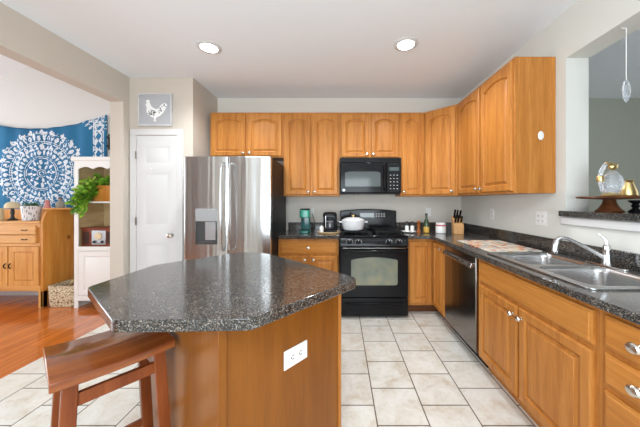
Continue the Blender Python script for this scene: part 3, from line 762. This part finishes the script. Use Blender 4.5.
for i in range(26):
    a, rr = random.uniform(0, 6.28), random.uniform(0, 1)**.5
    x, z = -.03+.055*rr*math.cos(a), .15+.035*rr*math.sin(a); mb.ball((x, -.0215, z), .006, (1, .15, 1.2), 8)
for i in range(14):
    q = random.uniform(.1, 1); mb.ball((.03+.08*q+random.uniform(-.01, .01), -.0215, .15+.08*q+random.uniform(-.018, .03)), .006, (1, .15, 1), 8)
mb.build('rooster_feathers', 'slot', cv)

# ------------------------------------------------------------------ things on the worktops
ZC = CT1+.0005
# green single-serve coffee maker
c = thing('coffee_maker', 'dark green single-serve coffee maker standing beside the refrigerator', 'coffee maker', (-.435, 3.30, ZC))
MB().prism(rrect(-.06, .06, -.11, .09, .025), 0, .035).build('base', 'green_plastic', c, bevel=.004)
MB().prism(rrect(-.058, .058, -.0, .09, .025), .035, .19).build('column', 'green_tank', c, bevel=.003)
MB().prism(rrect(-.060, .060, -.105, .09, .028), .19, .285).build('head', 'green_light', c, bevel=.008)
MB().prism(rrect(-.055, .055, -.10, .085, .026), .285, .30).build('lid', 'black_satin', c, bevel=.004)
MB().prism(rrect(-.045, .045, -.105, -.01, .02), .0352, .042).build('drip_tray', 'black_satin', c)
MB().tube([(.03, .088, .05), (.06, .15, .02), (.10, .22, .012), (.09, .27, .12), (.05, .31, .22)], .004, 8).build('power_cord', 'slot', c)
# round wooden tray with black coffee machine, mugs
tx, ty = -.135, 3.27
o = MB().lathe([(.13, 0), (.142, .004), (.145, .014), (.138, .018), (.132, .014), (.0, .013)], n=40).build('serving_tray', 'bamboo'); o.location = (tx, ty, ZC); tag(o, 'round pale wooden tray under the black drip coffee machine', 'tray')
c = thing('drip_coffee_machine', 'black drip coffee machine with glass carafe on round wooden tray', 'coffee maker', (tx+.01, ty+.02, ZC+.015))
MB().prism(rrect(-.085, .085, -.10, .07, .02), 0, .028).build('base', 'black_satin', c, bevel=.004)
MB().prism(rrect(-.085, .085, .02, .07, .015), .028, .19).build('column', 'black_satin', c, bevel=.004)
MB().loft([[(x, y, z) for x, y in rrect(-.085+i_, .085-i_, -.09+i_, .07-i_, .025)] for z, i_ in ((.185, 0), (.22, 0), (.238, .012), (.245, .03))]).build('head', 'black', c)
k = MB().lathe([(.045, .03), (.058, .045), (.06, .08), (.05, .12), (.036, .14), (.038, .15)], (.0, -.035, 0), n=20).build('carafe', 'coffee_glass', c)
MB().tube([(.045, -.06, .135), (.075, -.09, .13), (.082, -.095, .09), (.06, -.07, .06)], .007, 8).build('handle', 'black_satin', k)
MB().lathe([(.05, .118), (.052, .128), (.042, .138)], (.0, -.035, 0), n=20).build('carafe_band', 'silver_face', k)
mb = MB(); mb.box(-.045, .045, -.094, -.09, .19, .225) if False else mb.cyl((-.05, -.092, .05), (-.05, -.092, .20), .006); mb.build('steel_rod', 'chrome', c)
c = thing('lidded_jar', 'small white lidded jar on the left of the wooden tray', 'jar', (tx-.09, ty-.07, ZC+.015))
MB().lathe([(.022, 0), (.025, .004), (.025, .055), (.022, .06), (.0, .06)], n=18).build('body', 'ceramic', c)
MB().lathe([(.023, .0605), (.023, .07), (.008, .074), (.007, .082), (.0, .083)], n=18).build('lid', 'ceramic', c)

# dutch oven on left burner
c = thing('dutch_oven', 'light grey enamel dutch oven with brass knob on the range', 'pot', (.16, 3.18, .9585))
MB().lathe([(.095, 0), (.118, .01), (.132, .05), (.138, .10), (.138, .112), (.12, .112)], n=36).build('pot', 'enamel', c)
ld = MB().lathe([(.141, .1125), (.141, .119), (.12, .135), (.08, .15), (.03, .157), (.001, .158)], n=36).build('lid', 'enamel', c)
MB().lathe([(.010, .156), (.010, .165), (.022, .170), (.022, .182), (.012, .187)], n=18).build('knob', 'brass', ld)
for s in (-1, 1):
    MB().tube([(s*.134, -.04, .095), (s*.165, -.035, .10), (s*.175, 0, .10), (s*.165, .035, .10), (s*.134, .04, .095)], .008, 8).build('side_handle', 'enamel', c)

# shakers on a white plate
px, py = .865, 3.30
o = MB().lathe([(.05, 0), (.06, .004), (.095, .014), (.093, .017), (.06, .008), (.0, .007)], n=32).build('spoon_plate', 'ceramic'); o.location = (px, py, ZC); tag(o, 'small white plate beside the range under the two shakers', 'plate')
for i, (x, lab) in enumerate(((px-.025, 'white shaker with black cap on plate, nearer the range'), (px+.042, 'white shaker with black cap on plate, beside the wooden pepper mill'))):
    c = thing('shaker', lab, 'shaker', (x, py-.01, ZC+.0085), 0, 'shakers on the white plate')
    MB().lathe([(.022, 0), (.025, .004), (.024, .07), (.021, .078), (.019, .080)], n=18).build('body', 'salt', c)
    MB().lathe([(.023, .0805), (.023, .120), (.016, .130), (.001, .131)], n=18).build('cap', 'slot', c)
c = thing('pepper_mill', 'turned reddish wood pepper mill beside the shaker plate', 'pepper mill', (.985, 3.28, ZC))
MB().lathe([(.026, 0), (.027, .015), (.019, .045), (.015, .07), (.021, .095), (.022, .105), (.012, .11)], n=20).build('body', 'mill_wood', c)
MB().lathe([(.012, .1105), (.021, .122), (.022, .135), (.012, .150), (.005, .154)], n=20).build('cap', 'mill_wood', c)
c = thing('oil_bottle', 'tall dark green oil bottle with yellow label by pepper mill', 'bottle', (1.075, 3.26, ZC))
MB().lathe([(.032, 0), (.034, .006), (.034, .12), (.028, .145), (.014, .175), (.012, .225), (.015, .227), (.015, .237), (.0, .238)], n=22).build('body', 'bottle_glass', c)
MB().lathe([(.0348, .006), (.0352, .008), (.0352, .075), (.0348, .077)], n=22).build('label_band', 'yellow', c)
MB().lathe([(.0155, .218), (.0165, .22), (.0165, .24), (.005, .243)], n=16).build('cap', 'slot', c)
c = thing('canister', 'white ceramic canister with a red band on the corner worktop', 'canister', (1.245, 3.24, ZC))
MB().lathe([(.055, 0), (.06, .006), (.06, .10), (.057, .106)], n=28).build('body', 'ceramic', c)
MB().lathe([(.0602, .088), (.061, .089), (.061, .101), (.0602, .102)], n=28).build('band', 'red_band', c)
MB().lathe([(.059, .1065), (.06, .12), (.05, .130), (.012, .134), (.001, .135)], n=28).build('lid', 'ceramic', c)
c = thing('knife_block', 'light wooden knife block full of black handled knives', 'knife block', (1.42, 3.16, ZC), -12)
MB().loft([[(x, y, z) for x, y, z in ((s*.055, -.06, 0), (s*.055, .07, 0), (s*.055, .10, .20), (s*.055, .045, .215), (s*.055, -.06, .10))] for s in (-1, 1)]).build('block', 'block_wood', c, bevel=.003)
for k, (x, y, z, ln) in enumerate(((-.035, -.03, .14, .10), (-.005, -.03, .14, .105), (.03, -.03, .14, .09), (-.037, .02, .19, .12), (-.008, .02, .19, .115), (.025, .02, .19, .11))):
    kn = tag(MB().bar((x, y, z), (x, y-ln*.55, z+ln*.85), .016, .022, (1, 0, 0)).build('kitchen_knife', 'black_satin', bevel=.004), 'black handled kitchen knife standing in the wooden knife block', 'knife', 'knives in the block')
    kn.matrix_world = Matrix.Translation((1.42, 3.16, ZC)) @ Matrix.Rotation(R(-12), 4, 'Z')
# mat
o = MB().prism(rrect(-.21, .21, -.285, .285, .015), 0, .008).build('drying_mat', 'mat_cloth', bevel=.003); o.location = (1.365, 2.315, ZC); tag(o, 'rectangular patterned drying mat on the granite worktop beyond the sink', 'mat')
# small hook on cabinet side
o = MB().ball((0, 0, 0), .024, (1, .3, 1.5), 16).build('adhesive_hook', 'plate'); o.location = (1.566, 2.0425, 1.83-.01); tag(o, 'white oval adhesive hook stuck on the wall cabinet side panel', 'hook')

# ------------------------------------------------------------------ things in the pass-through
LZ = 1.2365
c = thing('cake_stand', 'dark wooden pedestal cake stand on the granite ledge', 'cake stand', (1.81, 1.76, LZ))
MB().lathe([(.072, 0), (.074, .006), (.058, .02), (.040, .05), (.032, .075), (.035, .082)], n=30).build('pedestal', 'dark_wood', c)
MB().lathe([(.04, .0825), (.165, .090), (.172, .097), (.168, .104), (.16, .101), (.0, .101)], n=44).build('plate', 'dark_wood', c)
c = thing('glass_ornament', 'clear cut-glass and gold bird ornament on the wooden cake stand', 'ornament', (1.76, 1.705, LZ+.1055))
MB().lathe([(.03, 0), (.038, .006), (.03, .015), (.042, .035), (.055, .07), (.057, .09), (.047, .125), (.026, .155), (.016, .165)], (.012, 0, 0), n=12).build('body', 'crystal', c, smooth=0)
MB().lathe([(.058, 0), (.06, .004), (.045, .016), (.03, .024)], (.005, 0, -.0002), n=16, sc=(1, .8)).build('base', 'gold', c)
MB().tube([(-.005, 0, .02), (-.055, 0, .03), (-.068, 0, .10), (-.06, 0, .16), (-.035, 0, .205), (.0, 0, .215)], [.008, .010, .011, .013, .012, .008], 10).build('tail', 'crystal', c)
MB().lathe([(.016, 0), (.018, .01), (.018, .03), (.014, .036)], (-.066, 0, .095), n=14).build('tail_band', 'gold', c)
mb = MB(); mb.ball((.015, 0, .19), .026, (1.1, .8, .8), 12); mb.tube([(-.03, 0, .215), (.0, 0, .205), (.03, 0, .195), (.052, 0, .205)], [.008, .016, .014, .003], 10); mb.build('head', 'gold', c)
c = thing('gold_vase', 'small gold flared-neck vase on right side of the cake stand', 'vase', (1.905, 1.735, LZ+.1055))
MB().lathe([(.042, 0), (.048, .006), (.046, .03), (.034, .065), (.026, .09), (.033, .105), (.03, .107), (.022, .09)], n=24).build('body', 'gold', c)
c = thing('candle_holder', 'small black turned candle holder on ledge beside the cake stand pedestal', 'candle holder', (1.895, 1.68, LZ))
MB().lathe([(.034, 0), (.036, .006), (.024, .018), (.013, .028), (.022, .042), (.014, .055), (.034, .070), (.036, .078), (.02, .079)], n=22).build('body', 'black', c)
c = thing('suncatcher', 'clear faceted crystal hanging on white cord in the pass-through opening', 'suncatcher', (1.77, 1.62, 2.38))
MB().tube([(0, 0, -.004), (0, 0, -.018), (.006, 0, -.026), (0, 0, -.03)], .003, 8).build('hook', 'plate', c)
B(-.03, -.002, -.002, .002, -.006, -.0005).build('ceiling_clip', 'plate', c)
MB().cyl((0, 0, -.02), (0, 0, -.325), .0022, n=8).build('cord', 'string', c)
MB().lathe([(.006, 0), (.015, -.006), (.023, -.03), (.027, -.065), (.023, -.10), (.013, -.128), (.002, -.138)], (0, 0, -.322), n=10, sc=(1, .4)).build('crystal', 'crystal', c, smooth=0)

# ------------------------------------------------------------------ living room
# tapestry
nx, nz = 60, 44; bm = bmesh.new(); uvl = bm.loops.layers.uv.new('UVMap'); g = {}
for i in range(nx+1):
    for j in range(nz+1):
        u = -1+2*i/nx; v = j/nz; x = u*1.0-.106
        z = -.85+v*(1.47+.195*(u*u)) ; dep_ = .012*math.sin(x*16+1)*(.3+.7*abs(u))*v+.008*math.sin(x*29)
        g[i, j] = (bm.verts.new((x, dep_, z)), (x/4+.5, (z-.195*u*u*v+ .0)/4+.5+.195*u*u*v*.35/4))
for i in range(nx):
    for j in range(nz):
        ks = ((i, j), (i+1, j), (i+1, j+1), (i, j+1)); f = bm.faces.new([g[k][0] for k in ks]); f.smooth = True
        for l, k in zip(f.loops, ks): l[uvl].uv = g[k][1]
me = bpy.data.meshes.new('tapestry'); bm.to_mesh(me); bm.free(); me.materials.append(M['tapestry'])
o = bpy.data.objects.new('tapestry', me); COL.objects.link(o); o.location = (-4.12, BY-.035, 1.69)
sm = o.modifiers.new('solid', 'SOLIDIFY'); sm.thickness = .003
tag(o, 'blue cloth tapestry with white lace mandala hung on living room wall', 'tapestry')

# pine sideboard
c = thing('pine_sideboard', 'honey pine sideboard with two drawers and cupboard doors', 'sideboard', (-3.645, 3.215, 0))
wd, dp = 1.36, .375
mb = MB(); mb.box(-wd, -.03, .012, dp, .20, 1.03); mb.build('body', 'pine', c)
B(-wd-.02, -.028, -.012, dp, 1.03, 1.062).build('top', 'pine_h', c, bevel=.006)
for xx in ((-.03, 0), (-wd-.03, -wd)):
    side = [(0.0, 0), (.055, 0), (.075, .16), (.12, .20), (dp-.075, .20), (dp-.055, 0), (dp, 0), (dp, 1.20), (.10, 1.20), (.04, 1.17), (.012, 1.10), (0, 1.05)]
    MB().loft([[(x, y, z) for y, z in side] for x in xx]).build('side_panel', 'pine_knot', c, bevel=.003)
B(-wd, -.03, dp-.02, dp, 1.063, 1.20).build('back_board', 'pine_knot', c)
B(-wd, -.03, -.002, .012, .985, 1.03).build('rail', 'pine_h', c)
for z0, z1 in ((.90, 1.015), (.795, .893)):
    D = MB().box(-wd+.05, -.075, -.018, .012, z0, z1).build('drawer', 'pine_h', c, bevel=.006)
    for x in (-.20, -.55, -.83, -1.16): MB().tube([(x-.03, -.018, (z0+z1)/2), (x-.026, -.032, (z0+z1)/2-.004), (x+.026, -.032, (z0+z1)/2-.004), (x+.03, -.018, (z0+z1)/2)], .005, 8).build('pull', 'iron', D)
B(-wd, -.03, -.002, .012, .755, .79).build('rail', 'pine_h', c)
for x0, x1, kx in ((-.41, -.045, -.385), (-.80, -.425, -.445), (-1.19, -.815, -.855)):
    mb = MB(); panel_slab(mb, x0, x1, .27, .75, .012, .022, [(x0+.06, x1-.06, .33, .69)], g=.006, depth=.010)
    D = mb.build('door', 'pine', c, smooth=20)
    mb = MB(); n_ = 7; q0, q1 = x0+.068, x1-.068; P_ = []
    for k in range(n_):
        a, b_ = q0+(q1-q0)*k/n_, q0+(q1-q0)*(k+1)/n_; P_ += [(a, -.001), (a+.004, -.006), (b_-.004, -.006)]
    P_ += [(q1, -.001), (q1, .004), (q0, .004)]
    mb.prism(P_, .338, .682); mb.build('bead_panel', 'pine', D, smooth=0)
    MB().tube([(kx, -.010, .545), (kx, -.03, .53), (kx, -.03, .50), (kx, -.010, .485)], .006, 8).build('pull', 'iron', D)
ap = [(-wd, .20), (-wd, .275), (-.03, .275), (-.03, .20)]+[(-.10-(wd-.2)*i/12, .20+.03*math.sin(math.pi*i/12)**.5) for i in range(13)]
MB().prism_xz(ap[::-1], -.002, .0118).build('apron', 'pine_h', c)
for x in (-.055, -wd-.0): MB().box(x, x+.055, 0, .05, 0, .20).build('leg', 'pine', c)

# items on sideboard
o = MB().lathe([(.0, 0), (.17, 0), (.185, .012), (.185, .02), (.17, .018), (.0, .014)], n=36, sc=(.9, .8)).build('wooden_platter', 'pine_h'); o.location = (-3.66, 3.43, 1.2005); tag(o, 'oval wooden platter resting across the raised sideboard end', 'platter')
c = thing('mushroom_lamp', 'little lamp with cream dome shade on the pine sideboard', 'lamp', (-4.20, 3.36, 1.0625))
MB().lathe([(.045, 0), (.048, .01), (.02, .03), (.014, .06), (.02, .10), (.014, .15), (.01, .17)], n=20).build('base', 'slot', c)
MB().lathe([(.068, .155), (.072, .17), (.066, .20), (.05, .225), (.02, .238), (.001, .24)], n=24).build('lamp_shade', 'cream', c)
o = MB().lathe([(.034, 0), (.035, .004), (.035, .15), (.031, .156), (.006, .15)], n=20).build('pillar_candle', 'candle'); o.location = (-4.335, 3.34, 1.0625); tag(o, 'cream pillar candle at the left end of the visible sideboard top', 'candle')
c = thing('potted_plant', 'spiky green plant in white patterned round pot on sideboard', 'potted plant', (-3.935, 3.34, 1.0625))
MB().lathe([(.07, 0), (.076, .006), (.092, .17), (.096, .185), (.088, .186), (.082, .165)], n=26).build('pot', 'planter', c)
MB().lathe([(.0, .158), (.083, .16), (.0, .165)], n=20).build('soil', 'soil', c)
mb = MB()
for k in range(34):
    a = random.uniform(0, 6.28); ln = random.uniform(.07, .12); el = random.uniform(.25, 1.1); d0 = Vector((math.cos(a), math.sin(a)*.7, 0))
    p0 = Vector((d0.x*.02, d0.y*.02, .16)); p1 = p0+d0*ln*.5*math.cos(el)+Vector((0, 0, ln*.5*math.sin(el)+.02)); p2 = p0+d0*ln*math.cos(el)*1.1+Vector((0, 0, ln*math.sin(el)*.6))
    mb.tube([p0, p1, p2], [.006, .009, .001], 4)
mb.build('foliage', 'leaf_dark', c)
c = thing('small_jar', 'small grey stoneware jar on the oval wooden platter', 'jar', (-3.63, 3.40, 1.2155))
MB().lathe([(.034, 0), (.042, .02), (.044, .06), (.03, .085), (.018, .095), (.018, .12), (.022, .125), (.012, .125)], n=20).build('body', 'stoneware', c)
MB().lathe([(.016, .1255), (.018, .135), (.008, .145)], n=16).build('stopper', 'dark_wood', c)
c = thing('pink_trinket', 'small pink figurine on the left of the wooden platter', 'figurine', (-3.765, 3.37, 1.2155))
MB().lathe([(.03, 0), (.032, .02), (.022, .05), (.02, .07), (.026, .085), (.018, .105), (.002, .112)], n=16).build('body', 'pink', c)
mb = MB(); mb.ball((.0, 0, .105), .012, (1.6, .7, .6), 10); mb.build('bow', 'ceramic', c)

# basket between sideboard and shelf
c = thing('wicker_basket', 'rectangular wicker basket on wood floor between sideboard and white shelf', 'basket', (-3.445, 3.36, 0.0))
L = []
for z, s in ((.002, .90), (.02, .94), (.14, .98), (.25, 1.0), (.255, .98), (.25, .90), (.05, .84)): L.append([(x, y, z) for x, y in rrect(-.165*s, .165*s, -.14*s, .14*s, .04*s)])
bk = MB().loft(L).build('body', 'wicker', c)
MB().lathe([(.0, 0), (.026, 0), (.026, .004), (.0, .004)], (-.03, -.1345, .205), (0, -1, 0), 16, (1.6, .8)).build('hand_hole', 'soil', bk)
L = [[(x, y, z) for x, y in rrect(-.168*s, .168*s, -.143*s, .143*s, .04)] for z, s in ((.245, 1.0), (.262, 1.01), (.262, .90), (.245, .90))]
MB().loft(L, False, False).build('rim', 'wicker', bk)
o = MB().tube([(-.10, .03, .10), (.0, .03, .27), (.11, .02, .33), (.15, .0, .34)], [.02, .018, .014, .012], 10).build('rolled_mat', 'bamboo'); o.location = (-3.455, 3.36, 0); tag(o, 'rolled tan mat sticking up out of the wicker basket', 'mat')

# white shelf unit
c = thing('shelf_unit', 'white painted shelf unit with scalloped top and cupboard below', 'shelf', (-3.25, 3.215, 0))
wd, dp = .63, .375
for x in (0, wd-.022): B(x, x+.022, 0, dp, 0, 1.80).build('side_panel', 'white_paint', c, bevel=.002)
mb = MB(); mb.box(.0, .05, -.014, 0, .0, 1.80); mb.box(wd-.05, wd, -.014, 0, .0, 1.80); mb.box(.05, wd-.05, -.014, 0, .70, .752); mb.box(.05, wd-.05, -.014, 0, .09, .15); mb.build('face_frame', 'white_paint', c, bevel=.002)
B(-.02, wd+.0, -.035, dp, 1.80, 1.85).build('cornice', 'white_paint', c, bevel=.008)
B(.022, wd-.022, dp-.012, dp, .10, 1.80).build('back_panel', 'tan_back', c)
for z0, z1 in ((.742, 1.283), (1.307, 1.798)): B(.0225, .026, .002, dp-.0125, z0, z1).build('side_lining', 'tan_back', c)
for z in (.74, 1.305): B(.022, wd-.022, .001, dp-.012, z-.02, z).build('shelf', 'white_paint', c)
vp = [(.05, 1.80), (wd-.05, 1.80)]+[(wd-.05-(wd-.1)*i/24, 1.70+.028*abs(math.sin(i/24*math.pi*3))) for i in range(25)]
MB().prism_xz(vp[::-1], -.014, 0).build('valance', 'white_paint', c)
mb = MB(); panel_slab(mb, .052, wd-.052, .155, .695, 0, .012, [(.11, wd-.11, .215, .64)])
mb.build('door', 'white_paint', c, smooth=20)
# planter box with trailing vines
c = thing('trailing_plant', 'bright green trailing plant in wooden box on the white shelf', 'potted plant', (-2.985, 3.40, 1.3055))
mb = MB(); mb.box(-.10, .22, -.13, -.115, 0, .20); mb.box(-.10, .22, .10, .115, 0, .20); mb.box(-.10, -.085, -.115, .10, 0, .20); mb.box(.205, .22, -.115, .10, 0, .20); mb.box(-.085, .205, -.115, .10, 0, .01)
mb.build('planter_box', 'pine_knot', c, bevel=.003)
B(-.0845, .2045, -.1145, .0995, .0105, .17).build('soil', 'soil', c)
vines = MB(); leaves = MB()
def leaf(p, d, size):
    d = d.normalized(); s = d.cross(Vector((random.uniform(-.4, .4), random.uniform(-1, -.3), random.uniform(.2, 1)))).normalized(); n = s.cross(d)
    P = [p, p+d*size*.35+s*size*.36-n*size*.05, p+d*size*.7+s*size*.25, p+d*size, p+d*size*.7-s*size*.25, p+d*size*.35-s*size*.36-n*size*.05]
    v = [leaves.bm.verts.new(q) for q in P]; m_ = leaves.bm.verts.new(p+d*size*.45-n*size*.10)
    for i in range(6): leaves.bm.faces.new((v[i], v[(i+1) % 6], m_))
for k in range(30):
    a = random.uniform(0, 1)
    st = Vector((random.uniform(-.08, -.02), random.uniform(-.10, .02), .18))
    if k < 21: en = Vector((random.uniform(-.23, -.08), random.uniform(-.28, -.20), random.uniform(-.15, .24)))
    else: st.x = random.uniform(-.05, .16); en = Vector((random.uniform(-.16, .18), random.uniform(-.10, .05), random.uniform(.24, .31)))
    md = (st+en)/2+Vector((0, -.03, random.uniform(.06, .12)))
    pts = [st*(1-q)**2+md*2*q*(1-q)+en*q*q for q in [i/6 for i in range(7)]]
    vines.tube(pts, .003, 5)
    for q in pts[1:]:
        for _ in range(3):
            leaf(q, Vector((random.uniform(-1, 1), random.uniform(-1, .1), random.uniform(-.8, .5))), random.uniform(.05, .085))
vines.build('vine', 'stem', c)
lf = leaves.build('foliage', 'leaf', c, smooth=0)
# retro clock radio
c = thing('clock_radio', 'retro reddish wood radio with silver dial face on white shelf', 'radio', (-2.99, 3.32, .7405))
B(-.22, .20, -.07, .13, 0, .235).build('case', 'red_wood', c, bevel=.012, seg=3)
B(-.23, .21, -.075, .135, .222, .24).build('lid', 'red_wood', c, bevel=.006)
F = B(-.085, .085, -.078, -.069, .03, .205).build('face', 'silver_face', c, bevel=.004)
MB().lathe([(.0, 0), (.042, 0), (.044, .006), (.040, .010), (.0, .009)], (0, -.078, .135), (0, -1, 0), 24).build('dial', 'cream', F)
for x in (-.05, .05): MB().lathe([(.016, 0), (.016, .012), (.0, .014)], (x, -.078, .065), (0, -1, 0), 14).build('knob', 'slot', F)
B(-.06, .06, -.08, -.077, .045, .052).build('tuning_strip', 'slot', F)
for x0 in (-.20, .10): 
    mb = MB()
    for k in range(7): mb.box(x0+k*.012, x0+k*.012+.005, -.0735, -.069, .04, .19)
    mb.build('speaker_grille', 'slot', c)

c = thing('wall_hook', 'small black metal hook on living room wall right of the tapestry', 'hook', (-3.195, BY, 2.13))
B(-.03, .03, -.006, -.0005, -.11, .11).build('back_plate', 'iron', c, bevel=.003)
for z in (-.07, .05): MB().tube([(0, -.006, z+.03), (0, -.03, z), (0, -.05, z-.005), (0, -.055, z+.02)], .006, 8).build('hook_arm', 'iron', c)
# labels for parts that look different from the rest of their thing
PART = {'knob:nickel': 'brushed nickel knob', 'knob:brass': 'brass lid knob', 'body:black_side': 'black side panels', 'lamp_shade:cream': 'cream dome shade',
        'cap:slot': 'black cap', 'band:red_band': 'red band', 'planter_box:pine_knot': 'wooden planter box', 'pot:planter': 'white patterned pot',
        'rooster_figure:art_white': 'white rooster figure', 'face:silver_face': 'silver radio face', 'toe_kick:dark_wood': 'dark toe kick', 'label_band:yellow': 'yellow label',
        'head:gold': 'gold head', 'handle:steel': 'bright steel handle', 'window:oven_glass_reflection': 'oven window with painted grey-green reflection', 'window:micro_glass': 'grey viewing window',
        'dispenser_bay:dark_recess': 'dark dispenser recess', 'lens:lamp_glow': 'glowing white lens', 'display:display': 'dark display'}
for o in SC.objects:
    if o.type == 'MESH' and o.parent and o.data.materials:
        k = o.name.split('.')[0]+':'+o.data.materials[0].name
        if k in PART: o['label'] = PART[k]
